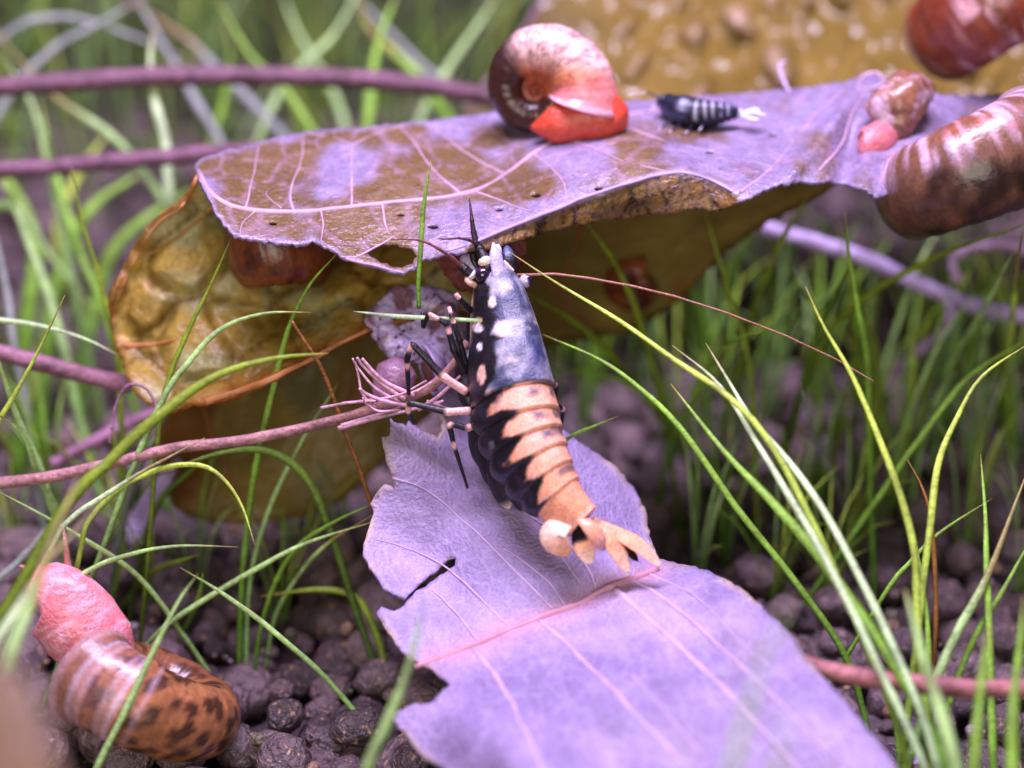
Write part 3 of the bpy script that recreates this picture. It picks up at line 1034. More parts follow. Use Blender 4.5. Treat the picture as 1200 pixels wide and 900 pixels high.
# amber leaf hanging at the left
AMB_POLY = [(236, 200), (226, 216), (214, 233), (190, 250), (166, 274), (148, 305), (134, 338), (127, 362), (130, 385), (139, 412), (146, 436), (158, 458), (176, 474),
            (205, 480), (242, 471), (270, 466), (300, 452), (350, 428), (400, 402), (432, 386), (480, 372), (560, 362), (600, 330), (600, 262), (520, 250), (420, 240), (300, 215)]
AMB_D = TPS([(236, 205, 10.45), (190, 250, 10.6), (128, 362, 10.7), (146, 436, 10.65), (200, 478, 10.5), (300, 452, 10.35), (430, 386, 10.3), (560, 362, 10.5), (600, 262, 10.9),
             (420, 240, 11.2), (300, 225, 10.95), (250, 340, 10.72), (340, 370, 10.75), (430, 320, 10.8)], 0.004)


def amb_disp(x, y, p):
    n = cells(p, 2.4, 71)
    return 0.12 * (vnoise(p, 1.8, 72, 3) - .5) - 0.08 * sstep(.25, 0, n[1] - n[0]) + 0.06 * np.exp(-(seg_dist(AMB_POLY[10:21], x, y, False) / 9) ** 2)


def amb_col(x, y, p, edge):
    c = mix(lin(188, 156, 58), lin(212, 188, 98), vnoise(p, 2.0, 73, 4))
    c = mix(c, lin(204, 208, 152), sstep(.48, .62, vnoise(p, 2.6, 74, 3)) * .75)
    n = cells(p, 2.4, 71)
    c = mix(c, lin(120, 82, 30), sstep(.12, .02, n[1] - n[0]) * .7)
    c = mix(c, lin(164, 110, 44), sstep(10, 2, edge) * .8)
    rim = np.exp(-(seg_dist([(240, 471), (300, 450), (350, 427), (400, 401), (432, 386)], x, y, False) / 14) ** 2)
    return mix(c, lin(196, 116, 40), rim * .6)


amber = sheet('amber_leaf', AMB_POLY, AMB_D, 6.0, M_amber, None, 0.03, amb_col, amb_disp, ragged=0.8, seed=8)
tag(amber, 'rotting translucent amber leaf with orange rim hanging below the brown leaf', 'leaf')
for pts, w in (([(232, 205), (215, 240), (185, 262), (160, 300), (140, 345), (132, 380)], .020), ([(252, 240), (225, 265), (190, 290), (165, 300)], .014),
               ([(146, 405), (180, 404), (205, 398)], .016), ([(240, 472), (300, 452), (350, 428), (400, 402), (432, 386)], .026)):
    rib('vein', pts, AMB_D, w, w * .6, M_vein, amber, lin(190, 128, 74), disp=amb_disp)

# olive leaf behind everything in the middle
OLV_POLY = [(196, 470), (186, 520), (188, 560), (205, 596), (240, 612), (300, 615), (360, 604), (405, 586), (450, 540), (520, 470), (600, 415), (660, 402), (740, 390), (800, 350),
            (850, 295), (905, 258), (950, 236), (985, 214), (900, 205), (760, 225), (560, 235), (430, 260), (330, 340), (240, 420)]
OLV_D = TPS([(196, 470, 11.2), (205, 596, 11.6), (300, 615, 11.7), (450, 540, 11.7), (430, 300, 11.5), (600, 415, 12.0), (740, 390, 12.0), (850, 295, 11.7), (985, 214, 11.2),
             (760, 225, 11.2), (560, 235, 11.3), (640, 320, 11.7), (330, 340, 11.3), (330, 500, 11.55)], .004)


def olv_disp(x, y, p):
    return 0.14 * (vnoise(p, 1.1, 81, 3) - .5)


def olv_col(x, y, p, edge):
    c = mix(lin(134, 116, 50), lin(174, 154, 80), vnoise(p, 1.6, 82, 4))
    c = mix(c, lin(146, 84, 42), sstep(.56, .7, vnoise(p * np.array((1, 1, .4)), 1.8, 83, 3)) * .7)
    c = mix(c, lin(120, 124, 96), sstep(.55, .7, vnoise(p, 1.4, 84, 3)) * .5)
    return mix(c, lin(150, 116, 50), sstep(9, 2, edge) * .6)


olive = sheet('olive_leaf', OLV_POLY, OLV_D, 8.0, M_olive, None, 0.03, olv_col, olv_disp, ragged=1.0, seed=9)
tag(olive, 'dim olive brown decaying leaf standing behind the shrimp and the amber leaf', 'leaf')
for pts, w in (([(560, 250), (640, 330), (700, 390)], .02), ([(690, 240), (660, 330), (640, 400)], .016), ([(230, 450), (260, 540), (300, 610)], .018)):
    rib('vein', pts, OLV_D, w, w * .6, M_vein, olive, lin(150, 92, 54), disp=olv_disp)

# orange brown scrap of leaf at the shrimp's head
SCRAP_POLY = [(512, 300), (530, 292), (560, 284), (600, 278), (618, 284), (616, 302), (606, 320), (590, 332), (560, 345), (536, 340), (520, 322)]
SCRAP_D = TPS([(512, 300, 10.2), (560, 284, 10.15), (618, 284, 10.2), (590, 332, 10.4), (536, 340, 10.4)])
scrap = sheet('leaf_scrap', SCRAP_POLY, SCRAP_D, 5, M_brown, None, .03, lambda x, y, p, e: mix(lin(140, 70, 30), lin(104, 52, 24), vnoise(p, 4, 91, 3)), None, ragged=.8)
tag(scrap, 'small rust brown scrap of leaf right behind the head of the big shrimp', 'leaf')

# bumpy yellow leaf at the back
BMP_POLY = [(640, -14), (618, 28), (596, 62), (570, 92), (545, 125), (540, 160), (640, 170), (800, 165), (1000, 160), (1280, 150), (1290, -80), (960, -90), (700, -70)]
BMP_D = TPS([(640, -14, 14.0), (545, 125, 13.2), (540, 160, 13.0), (800, 165, 12.9), (800, 60, 13.6), (1000, 40, 13.7), (1000, 160, 12.8), (1280, 150, 12.9), (1290, -80, 14.2), (960, -90, 14.3), (700, -70, 14.3)])


def bmp_disp(x, y, p):
    q = np.stack((x / 46, y / 62, 0 * x), 1)
    n = cells(q, 1.0, 15)
    k = sstep(560, 780, x)
    q2 = np.stack((x / 24, y / 40, 0 * x), 1)
    n2 = cells(q2, 1.0, 25)
    return k * (0.34 * sstep(.02, .9, n[1] - n[0]) + .12 * sstep(0, .9, n2[1] - n2[0])) + .06 * (vnoise(p, 3, 95, 3) - .5)


def bmp_col(x, y, p, edge):
    c = mix(lin(116, 96, 40), lin(158, 134, 66), vnoise(p, 2, 96, 3))
    q = np.stack((x / 46, y / 62, 0 * x), 1)
    n = cells(q, 1.0, 15)
    k = sstep(560, 780, x)
    c = mix(c, lin(224, 196, 176), sstep(.3, .85, n[1] - n[0] + .3 * (vnoise(p, 4, 94, 2) - .5)) * .6 * k)  # whitish highlights painted on the tops of the bumps
    c = mix(c, lin(104, 96, 70), (1 - k) * .8)
    return mix(c, lin(84, 62, 64), sstep(9, 2, edge) * .7)


bumpy = sheet('bumpy_leaf', BMP_POLY, BMP_D, 6.0, M_bumpy, None, .03, bmp_col, bmp_disp, ragged=.6, seed=12)
tag(bumpy, 'upright yellow olive leaf with knobbly blistered surface behind the red snail', 'leaf')
rib('edge_vein', [(640, -12), (618, 30), (596, 64), (570, 94), (546, 127)], BMP_D, .03, .02, M_vein, bumpy, lin(120, 92, 104))

# blurred bit of brown leaf close to the glass
NEAR_POLY = [(-40, 768), (0, 770), (26, 785), (44, 815), (56, 860), (70, 930), (60, 1000), (-60, 1000)]
near = sheet('near_leaf', NEAR_POLY, TPS([(-40, 768, 5.4), (44, 815, 5.3), (70, 930, 5.0), (-60, 1000, 5.0)]), 8, M_brown, None, .03,
             lambda x, y, p, e: mix(lin(120, 92, 52), lin(140, 110, 70), vnoise(p, 2, 97, 2)), None)
tag(near, 'out of focus tan leaf tip close to the glass below the pink snail', 'leaf')
# small pale scraps
for poly, d, lab in (([(1062, 884), (1076, 878), (1090, 890), (1098, 915), (1058, 915)], 10.05, 'small pale lilac leaf chip on the soil beside the right margin of the pale leaf'),
                     ([(322, 596), (334, 590), (350, 591), (358, 600), (352, 614), (336, 620), (323, 612)], 12.0, 'small pale lilac shell chip on the soil under the olive leaf'),
                     ([(148, 632), (150, 610), (168, 580), (190, 552), (206, 535), (214, 536), (206, 556), (188, 592), (168, 626), (156, 640)], 11.2, 'narrow lilac leaf shred standing among the blades by the pink root')):
    cx, cy = np.mean(poly, axis=0)
    td = TPS([(px, py, d + .15 * math.sin(i * 1.7)) for i, (px, py) in enumerate(poly)], .05)
    o = sheet('leaf_chip', poly, td, 4, M_pale, None, .03, lambda x, y, p, e: mix(lin(206, 186, 228), lin(170, 148, 200), vnoise(p, 6, 98, 2)), lambda x, y, p: .05 * (vnoise(p, 5, 99, 2) - .5))
    tag(o, lab, 'leaf chip')

# ------------------------------------------------------------------ roots and stems
def stem(name, pts, w, colour, label, cat, d0, d1, mat=None, group=None, w1=None, bumps=0.4):
    pts = np.asarray(pts, float)
    L = np.concatenate(([0], np.cumsum(np.linalg.norm(np.diff(pts, axis=0), axis=1)))) 
    d = d0 + (d1 - d0) * L / L[-1]
    n = 60
    q = spline(P(pts[:, 0], pts[:, 1], d), n)
    q = q + 0.02 * (np.stack([vnoise(q, 3, 140 + k, 2) for k in range(3)], 1) - .5)
    r = np.linspace(w, w1 or w, n) * .5 * (d0 + d1) * .5 / 2000 * (1 - bumps / 2 + bumps * vnoise(q, 4, 111, 3))
    v, f = tube(q, r, 10, .9, -FWD)
    c = np.asarray(colour) * (.75 + .5 * vnoise(v, 5, 113, 3))[:, None]
    c = mix(c, np.asarray(colour) * np.array((.45, .42, .35)), sstep(.56, .70, vnoise(v, 4, 117, 3)) * .7)
    o = mesh_obj(name, v, f, mat or M_stem, None, c)
    if label:
        tag(o, label, cat, group)
    return o


ROOT = lin(170, 124, 126)
root = thing('frayed_root', P(np.array(0.), np.array(620.), np.array(10.6)), 'long pink root with a frayed fibrous end beside the legs of the big shrimp', 'root')
main = stem('root_strand', [(-40, 574), (0, 567), (60, 559), (120, 545), (200, 527), (280, 516), (340, 505), (400, 490), (440, 478), (480, 466), (512, 448), (532, 425), (548, 400)], 15, ROOT, None, None, 10.35, 10.0, w1=10)
for v_ in main.data.vertices:
    v_.co = v_.co - root.location
main.parent = root
FIB = [[(470, 472), (440, 455), (420, 432), (413, 420)], [(475, 468), (446, 448), (425, 428), (418, 419)], [(440, 478), (425, 462), (420, 440), (416, 424)],
       [(480, 476), (450, 470), (430, 462), (421, 455)], [(400, 473), (440, 468), (470, 462), (500, 446)], [(400, 499), (430, 490), (460, 480), (478, 472)],
       [(470, 480), (445, 482), (430, 474), (425, 466)], [(486, 464), (455, 450), (440, 438), (424, 420)], [(470, 466), (500, 452), (528, 430)],
       [(490, 480), (512, 466), (540, 440)], [(500, 470), (530, 480), (552, 478)], [(396, 502), (440, 490), (490, 478), (520, 470)], [(376, 478), (410, 472), (440, 470)]]
for i, pts in enumerate(FIB):
    pts = np.asarray(pts, float)
    q = spline(P(pts[:, 0], pts[:, 1], np.linspace(10.02, 9.92 + .05 * (i % 3), len(pts))), 24)
    v, f = tube(q, np.linspace(.010, .006, 24) * (1 + .5 * (i % 2)), 6)
    mesh_obj('root_fiber', v, f, M_stem, root, lin(206, 160, 176) * (.8 + .4 * vnoise(v, 6, i, 2))[:, None])

stem('pink_stem', [(-60, 108), (0, 102), (80, 96), (180, 90), (280, 88), (380, 91), (480, 98), (548, 108), (600, 120)], 23, lin(116, 80, 96), 'upper blurred pink stem running behind the brown leaf', 'stem', 12.4, 12.8)
stem('pink_stem', [(-60, 206), (0, 200), (100, 192), (200, 184), (280, 178), (360, 172)], 20, lin(120, 82, 102), 'lower blurred pink stem ending behind the tip of the brown leaf', 'stem', 12.2, 12.4)
stem('pink_stem', [(-60, 402), (0, 414), (60, 430), (110, 441), (154, 451)], 21, lin(152, 106, 124), 'short pink stem ending at the edge of the amber leaf', 'stem', 10.9, 11.0)
stem('pink_stem', [(60, 545), (120, 512), (180, 486), (260, 478)], 15, lin(150, 104, 130), 'thin pink stem lying behind the long frayed root', 'stem', 11.6, 12.0)
stem('pink_stem', [(940, 776), (980, 788), (1040, 798), (1100, 804), (1160, 807), (1260, 803)], 22, lin(164, 106, 108), 'dull pink stem crossing the foot of the large grass tuft', 'stem', 9.0, 8.8)
stem('lilac_root', [(860, 255), (900, 268), (960, 285), (1020, 305), (1080, 335), (1140, 358), (1200, 370), (1280, 380)], 19, lin(176, 156, 196), 'blurred lilac root slanting through the grass under the hanging snail', 'root', 12.6, 12.2)
stem('lilac_root', [(1105, 345), (1114, 370), (1100, 395), (1070, 415)], 14, lin(190, 166, 206), 'short curled lilac rootlet bending down from the slanting root', 'root', 12.3, 12.2)
stem('lilac_root', [(1125, 330), (1118, 305), (1140, 290), (1180, 288), (1220, 300)], 14, lin(170, 140, 170), 'lilac rootlet looping round a brown speck of leaf in the grass', 'root', 12.3, 12.3)
stem('dead_twig', [(440, 600), (432, 583), (420, 545), (400, 490), (375, 430), (356, 398), (342, 376)], 6.5, lin(136, 88, 40), 'thin straight brown dead twig crossing before the olive leaf', 'twig', 10.3, 10.0, w1=4)
stem('fine_hair', [(128, 520), (135, 480), (150, 452), (172, 456), (186, 480)], 3.2, lin(170, 130, 160), 'fine looped hair root at the foot of the amber leaf', 'root', 10.5, 10.4)
stem('fine_hair', [(1005, 108), (1012, 90), (1028, 86), (1036, 96), (1024, 104), (1006, 104)], 4, lin(190, 160, 180), 'fine ringlet of root on the brown leaf beside the small snail', 'root', 11.3, 11.3)
stem('fine_hair', [(925, 108), (917, 90), (914, 76), (920, 72)], 4, lin(200, 180, 210), 'fine pale hook standing on the far margin of the brown leaf', 'root', 11.45, 11.6)

# ------------------------------------------------------------------ snails
def shell_geo(turns, W, ratio, wide, R, colfn, nphi=420, npsi=44, flare=0.06, seed=0, lines=.6):
    """planispiral shell; e1 = x (towards the aperture), e2 = y (the way the aperture faces), axis = z"""
    k = math.log(W) / (2 * math.pi)
    ph = np.linspace(-turns * 2 * math.pi, 0, nphi)
    rc1 = R / (1 + ratio)
    rc = rc1 * np.exp(k * ph)
    a = rc * ratio
    lip = np.clip(1 + ph / 0.35, 0, 1) ** 2 * flare
    ps = np.linspace(0, 2 * math.pi, npsi, endpoint=False)
    PH, PS = np.meshgrid(ph, ps, indexing='ij')
    gro = 1 + 0.007 * np.sin(PH * 46) + 0.008 * np.sin(PH * 21 + 2) + 0.012 * np.sin(PH * 9 + seed)
    A = (a * (1 + lip))[:, None] * gro
    cs, sn = np.cos(PS), np.sin(PS)
    rad = rc[:, None] + A * cs
    x = rad * np.cos(PH)
    y = rad * np.sin(PH)
    z = A * wide * sn
    v = np.stack((x, y, z), 2).reshape(-1, 3)
    i, j = np.meshgrid(np.arange(nphi - 1), np.arange(npsi), indexing='ij')
    p = (i * npsi + j).ravel()
    q = (i * npsi + (j + 1) % npsi).ravel()
    f = np.stack((p, q, q + npsi, p + npsi), 1).tolist()
    c = colfn(PH.ravel(), PS.ravel(), v / R)
    fine = vnoise(np.stack((PH.ravel() * 26, 0 * PH.ravel(), 0 * PH.ravel()), 1), 1.0, 77, 3)
    c = c * (1 - lines / 2 + lines * fine)[:, None]
    return v, f, c, rc1, ratio * rc1


def snail(name, label, centre, e1, e2, R, colfn, turns=3.2, lump=0.0, W=2.1, ratio=0.44, wide=1.35, body=None, seed=0, foot_px=None, foot_col=None, mouth_col=(.05, .02, .02), group=None, grad=False, flare=.06, lines=.6):
    e1 = np.asarray(e1, float)
    e1 /= np.linalg.norm(e1)
    e2 = np.asarray(e2, float)
    e2 = e2 - e1 * (e1 @ e2)
    e2 /= np.linalg.norm(e2)
    M = np.stack((e1, e2, np.cross(e1, e2)), 1)
    v, f, c, rc, a = shell_geo(turns, W, ratio, wide, R, colfn, seed=seed, flare=flare, lines=lines)
    if lump:
        v = v * (1 + lump * (vnoise(v / R, 3.0, seed + 60, 3) - .5))[:, None]
    base = np.array(centre)
    root = thing(name, base, label, 'snail', group)
    sh = mesh_obj('shell', v @ M.T + base, f, M_shell, root, c)
    m = sh.modifiers.new('thickness', 'SOLIDIFY')
    m.thickness = 0.015
    m.offset = -1
    # flesh that fills the mouth of the shell
    th = np.linspace(0, 2 * math.pi, 24, endpoint=False)
    rows = []
    for u, s in ((-.35, 1.0), (-.12, .97), (-.02, .8), (.03, .5), (.05, .15)):
        rr = a * s * .97
        rows.append(np.stack((rc + rr * np.cos(th), np.full(24, u * a), rr * wide * np.sin(th)), 1))
    vv = np.vstack(rows)
    ff = []
    for r_ in range(4):
        for k in range(24):
            ff.append((r_ * 24 + k, r_ * 24 + (k + 1) % 24, (r_ + 1) * 24 + (k + 1) % 24, (r_ + 1) * 24 + k))
    ff.append([4 * 24 + k for k in range(24)])
    mesh_obj('mantle', vv @ M.T + base, ff, M_foot, root, np.tile(np.asarray(mouth_col), (len(vv), 1)))
    if foot_px is not None:
        pts = np.array([P(np.array(float(x)), np.array(float(y)), np.array(d)) for x, y, d, r in foot_px])
        n = 30
        q = spline(pts, n)
        L = np.concatenate(([0], np.cumsum(np.linalg.norm(np.diff(pts, axis=0), axis=1))))
        r = np.interp(np.linspace(0, 1, n), L / L[-1], [t[3] for t in foot_px])
        t = np.linspace(0, 1, n)
        r = r * np.clip((1 - t) / .12, .02, 1) ** .5 * np.clip(t / .2, .05, 1) ** .5
        v, f = tube(q, r, 20, .8, -FWD)
        nz = vnoise(v, 7, seed, 3) - .5
        v = v + nz[:, None] * .05 * (v - np.repeat(q, 20, axis=0))
        fc = mix(foot_col[0], foot_col[1], vnoise(v, 6, seed + 3, 3))
        if grad:      # red sole, paler pink mantle skirt above it
            hgt = ((v - np.repeat(q, 20, axis=0)) @ UP) / .15
            fc = mix(foot_col[0], foot_col[1], sstep(-.25, .15, hgt + .4 * (vnoise(v, 8, seed + 4, 2) - .5)))
            v = v + np.outer(np.exp(-((hgt + .15) / .18) ** 2) * -.05, np.array(-FWD))
        fc = mix(fc, foot_col[2], sstep(.54, .62, vnoise(v, 26, seed + 5, 2)) * .7) if len(foot_col) > 2 else fc
        mesh_obj('foot', v, f, M_foot, root, fc)
    return root


def feeler(parent, pts, w, col):
    pts = np.array([P(np.array(float(x)), np.array(float(y)), np.array(d)) for x, y, d in pts])
    q = spline(pts, 20)
    v, f = tube(q, np.linspace(w, w * .25, 20), 8)
    mesh_obj('tentacle', v, f, M_foot, parent, np.tile(np.asarray(col), (len(v), 1)))


def Pt(x, y, d):
    return P(np.array(float(x)), np.array(float(y)), np.array(float(d)))


# speckled snail on the soil
def col_speckled(ph, ps, p):
    c = mix(lin(128, 76, 48), lin(190, 130, 84), vnoise(p, 2.4, 1, 3))
    d1, d2 = cells(p, 6.4, 3)
    c = mix(c, lin(52, 28, 24), sstep(.50, .36, d1) * sstep(-.05, -.35, ph) * .88)
    rim = sstep(-.8, -.2, ph)
    c = mix(c, lin(140, 96, 100), rim * .45)
    for b, w in ((-.02, .025), (-.20, .03), (-.30, .012), (-.50, .022), (-.58, .010), (-.78, .012)):
        c = mix(c, lin(216, 186, 206), np.exp(-((ph - b) / w) ** 2) * .8)
    return mix(c, lin(92, 52, 40), sstep(-2.2, -3.2, ph) * .5)


sn = snail('snail', 'large brown speckled snail with pink body crawling on the soil', Pt(178, 808, 10.12), view_dir(-.55, .30, .78), view_dir(-.75, .40, -.55), .72, col_speckled,
           wide=1.15, ratio=.46, seed=1, mouth_col=lin(190, 96, 100),
           foot_px=[(150, 790, 10.1, .20), (105, 745, 10.1, .25), (78, 715, 10.1, .235), (58, 702, 10.1, .21), (40, 712, 10.1, .16)],
           foot_col=(lin(226, 120, 136), lin(236, 150, 150), lin(240, 190, 206)))
feeler(sn, [(84, 690, 10.2), (80, 665, 10.15), (77, 640, 10.1), (74, 618, 10.1)], .03, lin(196, 140, 130))
feeler(sn, [(52, 690, 10.3), (40, 672, 10.3), (22, 662, 10.3)], .03, lin(206, 130, 130))


# red snail on top of the brown leaf
def col_red(ph, ps, p):
    c = mix(lin(176, 84, 56), lin(222, 142, 92), vnoise(p, 1.8, 11, 3))
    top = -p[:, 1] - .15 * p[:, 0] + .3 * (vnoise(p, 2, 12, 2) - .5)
    c = mix(c, lin(226, 198, 196), sstep(.18, .45, top) * .7)  # pale highlight painted onto the upper side of the shell
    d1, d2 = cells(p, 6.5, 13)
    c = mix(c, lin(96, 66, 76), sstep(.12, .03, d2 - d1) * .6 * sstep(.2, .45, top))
    c = mix(c, lin(34, 12, 10), sstep(-2.0, -2.7, ph + .7 * (vnoise(p, 2, 14, 2) - .5)) * sstep(-6.9, -5.9, ph) * .96)
    c = mix(c, lin(150, 66, 40), sstep(-6.0, -6.8, ph) * .8)
    c = mix(c, lin(222, 132, 140), sstep(-.75, -.25, ph) * .75)
    c = mix(c, lin(70, 34, 30), sstep(.30, .18, cells(p, 9, 15)[0]) * .6 * sstep(-.4, -.8, ph))
    return mix(c, lin(224, 186, 214), sstep(-.07, -.02, ph) * .8)


sn = snail('snail', 'red glossy snail with painted pale highlight sitting on top of the brown leaf', Pt(630, 106, 10.93), view_dir(.88, -.32, .22), view_dir(-.15, -.93, -.30), .53, col_red,
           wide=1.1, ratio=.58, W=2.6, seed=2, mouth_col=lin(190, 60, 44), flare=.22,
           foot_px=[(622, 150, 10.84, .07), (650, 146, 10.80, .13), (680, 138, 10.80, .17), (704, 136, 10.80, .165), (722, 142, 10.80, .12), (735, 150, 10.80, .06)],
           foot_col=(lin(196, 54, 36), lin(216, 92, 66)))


# snail in the corner at the back
def col_streaked(ph, ps, p):
    c = mix(lin(98, 40, 22), lin(146, 70, 42), vnoise(p, 2, 21, 3))
    s = vnoise(np.stack((ph * 13, ps * .6, 0 * ph), 1), 1.0, 23, 3)
    return mix(c, lin(224, 180, 186), sstep(.54, .68, s) * .7 * sstep(.35, .6, vnoise(p, 2.5, 24, 2)))


snail('snail', 'dark red snail with white streaks in front of the knobbly leaf', Pt(1150, 12, 11.7), view_dir(.80, .60, .0), view_dir(.1, .05, -1), .80, col_streaked,
      wide=1.5, ratio=.52, seed=3, mouth_col=lin(130, 50, 40))


# big brown snail hanging over the leaf edge
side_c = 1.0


def col_cliff(ph, ps, p):
    c = mix(lin(86, 56, 42), lin(134, 94, 72), vnoise(p, 2.0, 31, 3))
    s = vnoise(np.stack((ph * 12, ps * .5, 0 * ph), 1), 1.0, 33, 3)
    c = mix(c, lin(206, 176, 200), sstep(.44, .60, s) * .9 * sstep(.0, .6, np.sin(ps) * np.sign(side_c) + .5 * (vnoise(p, 2, 39, 2) - .5)))  # growth streaks, kept to the upper side as a painted lilac sheen
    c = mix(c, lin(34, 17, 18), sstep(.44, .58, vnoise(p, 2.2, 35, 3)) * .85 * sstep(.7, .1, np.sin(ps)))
    return mix(c, lin(150, 84, 56), sstep(.6, .72, vnoise(p, 3.2, 37, 2)) * .6)


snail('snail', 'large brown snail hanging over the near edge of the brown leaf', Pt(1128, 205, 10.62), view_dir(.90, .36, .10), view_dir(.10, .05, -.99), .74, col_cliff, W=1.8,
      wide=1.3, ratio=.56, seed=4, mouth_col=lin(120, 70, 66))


# small snail in the fold
def col_small(ph, ps, p):
    c = mix(lin(104, 66, 42), lin(150, 104, 82), vnoise(p, 2.4, 41, 3))
    return mix(c, lin(204, 176, 204), sstep(.5, .7, vnoise(p, 3, 43, 3)) * .6)


snail('snail', 'small tan snail with pink foot lodged in the fold of the brown leaf', Pt(1052, 126, 10.98), view_dir(-.5, -.5, .7), view_dir(-.5, -.7, -.4), .30, col_small, lump=.25,
      wide=1.7, ratio=.47, seed=5, mouth_col=lin(170, 80, 90),
      foot_px=[(1045, 150, 10.85, .10), (1028, 165, 10.75, .12), (1015, 172, 10.7, .10), (1004, 172, 10.7, .05)], foot_col=(lin(190, 92, 110), lin(206, 130, 130)))


# snail clinging below the brown leaf
def col_under(ph, ps, p):
    c = mix(lin(96, 46, 18), lin(138, 74, 30), vnoise(p, 2.2, 51, 3))
    return mix(c, lin(66, 28, 18), sstep(.46, .62, vnoise(p, 3.0, 53, 3)) * .8)


snail('snail', 'round chestnut snail clinging under the tip of the brown leaf', Pt(318, 288, 10.64), view_dir(.92, .2, .2), view_dir(.15, .05, -1), .37, col_under, W=2.0, lines=.3,
      wide=2.2, ratio=.55, seed=6, mouth_col=lin(90, 44, 24))


# lilac snail beside the legs
def col_lilac(ph, ps, p):
    c = mix(lin(168, 146, 196), lin(206, 190, 226), vnoise(p, 3, 61, 3))
    c = mix(c, lin(104, 58, 48), sstep(.46, .56, vnoise(p, 2.6, 63, 3)) * .85)
    d1, d2 = cells(p, 7, 65)
    return mix(c, lin(60, 36, 62), sstep(.24, .14, d1))


snail('snail', 'lilac spotted snail beside the black legs of the big shrimp', Pt(482, 388, 10.42), view_dir(.35, -.85, .3), view_dir(-.8, -.3, .35), .40, col_lilac, lump=.7,
      wide=1.05, ratio=.48, seed=7, mouth_col=lin(140, 84, 96),
      foot_px=[(470, 420, 10.25, .12), (462, 445, 10.25, .13), (455, 462, 10.25, .10), (450, 474, 10.3, .05)], foot_col=(lin(150, 96, 96), lin(172, 144, 190)))
snail('snail', 'blurred chestnut snail in the grass behind the shrimp', Pt(744, 337, 11.75), view_dir(.2, .6, .6), view_dir(1, -.2, 0), .25, col_under, lines=.12,
      wide=1.2, ratio=.48, seed=8, mouth_col=lin(90, 44, 24))
# further small lumps near the shrimp's face: a second tan snail, mostly hidden
snail('snail', 'small brown snail half hidden behind the front legs of the big shrimp', Pt(527, 420, 10.45), view_dir(.3, .6, .6), view_dir(-1, .2, 0), .20, col_small,
      wide=1.2, ratio=.48, seed=9, mouth_col=lin(120, 74, 66))

# ------------------------------------------------------------------ the shrimps
BLACK = lin(20, 17, 24)
PEACH = lin(238, 172, 136)


def shrimp_body(spine, prof, roll, colfn, ns=230, nt=96, bounds=(.47, .555, .635, .715, .79, .865, 1.0), hb=1.3):
    q = spline(spine, ns)
    s = np.linspace(0, 1, ns)
    a = np.interp(s, *zip(*prof))
    a = np.convolve(np.pad(a, 6, mode='edge'), np.ones(13) / 13, 'valid')
    N0 = math.cos(roll) * -FWD + math.sin(roll) * RIGHT
    T, A, B = frames(q, N0)            # A dorsal
    lat = B
    if lat[ns // 2] @ RIGHT > 0:       # lat points to the viewer's left
        lat = -lat
    th = np.linspace(-math.pi, math.pi, nt, endpoint=False)
    S, TH = np.meshgrid(s, th, indexing='ij')
    step = np.zeros(ns)
    frac = np.zeros(ns)
    seg = np.zeros(ns, int)
    prev = 0.0
    for i, b in enumerate(bounds):
        m = (s >= prev) & (s <= b)
        frac[m] = (s[m] - prev) / (b - prev)
        seg[m] = i
        prev = b
    step = np.where(seg == 0, .03 * sstep(.75, 1, frac), -.055 + .085 * frac ** .8)
    a2 = a * (1 + step)
    ct, st = np.cos(TH), np.sin(TH)
    hh = np.where(ct > 0, hb, hb * 0.92)
    # pleura: scalloped lower margin of each ring
    low = sstep(1.45, 1.9, np.abs(TH)) * sstep(2.7, 2.2, np.abs(TH))
    pl = low * np.where(seg[:, None] > 0, .16 * np.sin(np.pi * np.clip(frac, 0, 1))[:, None], .03)
    keel = 0.03 * np.exp(-(TH / .22) ** 2)
    v = q[:, None] + a2[:, None, None] * ((st * (1 + pl))[..., None] * lat[:, None] + (hh * ct * (1 + pl) + keel)[..., None] * A[:, None])
    v = v.reshape(-1, 3)
    v = v + 0.006 * (vnoise(v, 12, 201, 2) - .5)[:, None] * (v - np.repeat(q, nt, axis=0)) / .2
    i, j = np.meshgrid(np.arange(ns - 1), np.arange(nt), indexing='ij')
    p = (i * nt + j).ravel()
    r = (i * nt + (j + 1) % nt).ravel()
    f = np.stack((p, r, r + nt, p + nt), 1).tolist()
    f.append(list(range(nt)))
    f.append([(ns - 1) * nt + k for k in range(nt)][::-1])
    c = colfn(S.ravel(), TH.ravel(), np.repeat(seg, nt), np.repeat(frac, nt), v)
    return v, f, c, q, A, lat, a2


def banded(parent, name, pts, w0, w1, bands, mat=None, n=None, sides=8, flat=1.0, base=BLACK, pale=None):
    """a limb: pts = (px, py, depth); bands = (from, to) fractions that are pale"""
    pp = np.array([Pt(*t) for t in pts])
    n = n or max(24, 10 * len(pp))
    # straight between joints, softly bent
    L = np.concatenate(([0], np.cumsum(np.linalg.norm(np.diff(pp, axis=0), axis=1))))
    u = np.linspace(0, L[-1], n)
    q = np.stack([np.interp(u, L, pp[:, k]) for k in range(3)], 1)
    q[1:-1] = .25 * q[:-2] + .5 * q[1:-1] + .25 * q[2:]
    t = u / L[-1]
    r = (w0 + (w1 - w0) * t) * (.78 if name == 'leg' else 1)
    for k in L[1:-1] / L[-1]:
        r = r * (1 + .15 * np.exp(-((t - k) / .03) ** 2))
    v, f = tube(q, r, sides, flat, -FWD)
    tt = np.repeat(t, sides)
    m = np.zeros(len(tt))
    for a, b in bands:
        m = np.maximum(m, sstep(a - .015, a + .01, tt) * sstep(b + .015, b - .01, tt))
    c = mix(np.tile(base, (len(tt), 1)), lin(236, 196, 180) if pale is None else pale, m)
    return mesh_obj(name, v, f, mat or M_shrimp, parent, c)


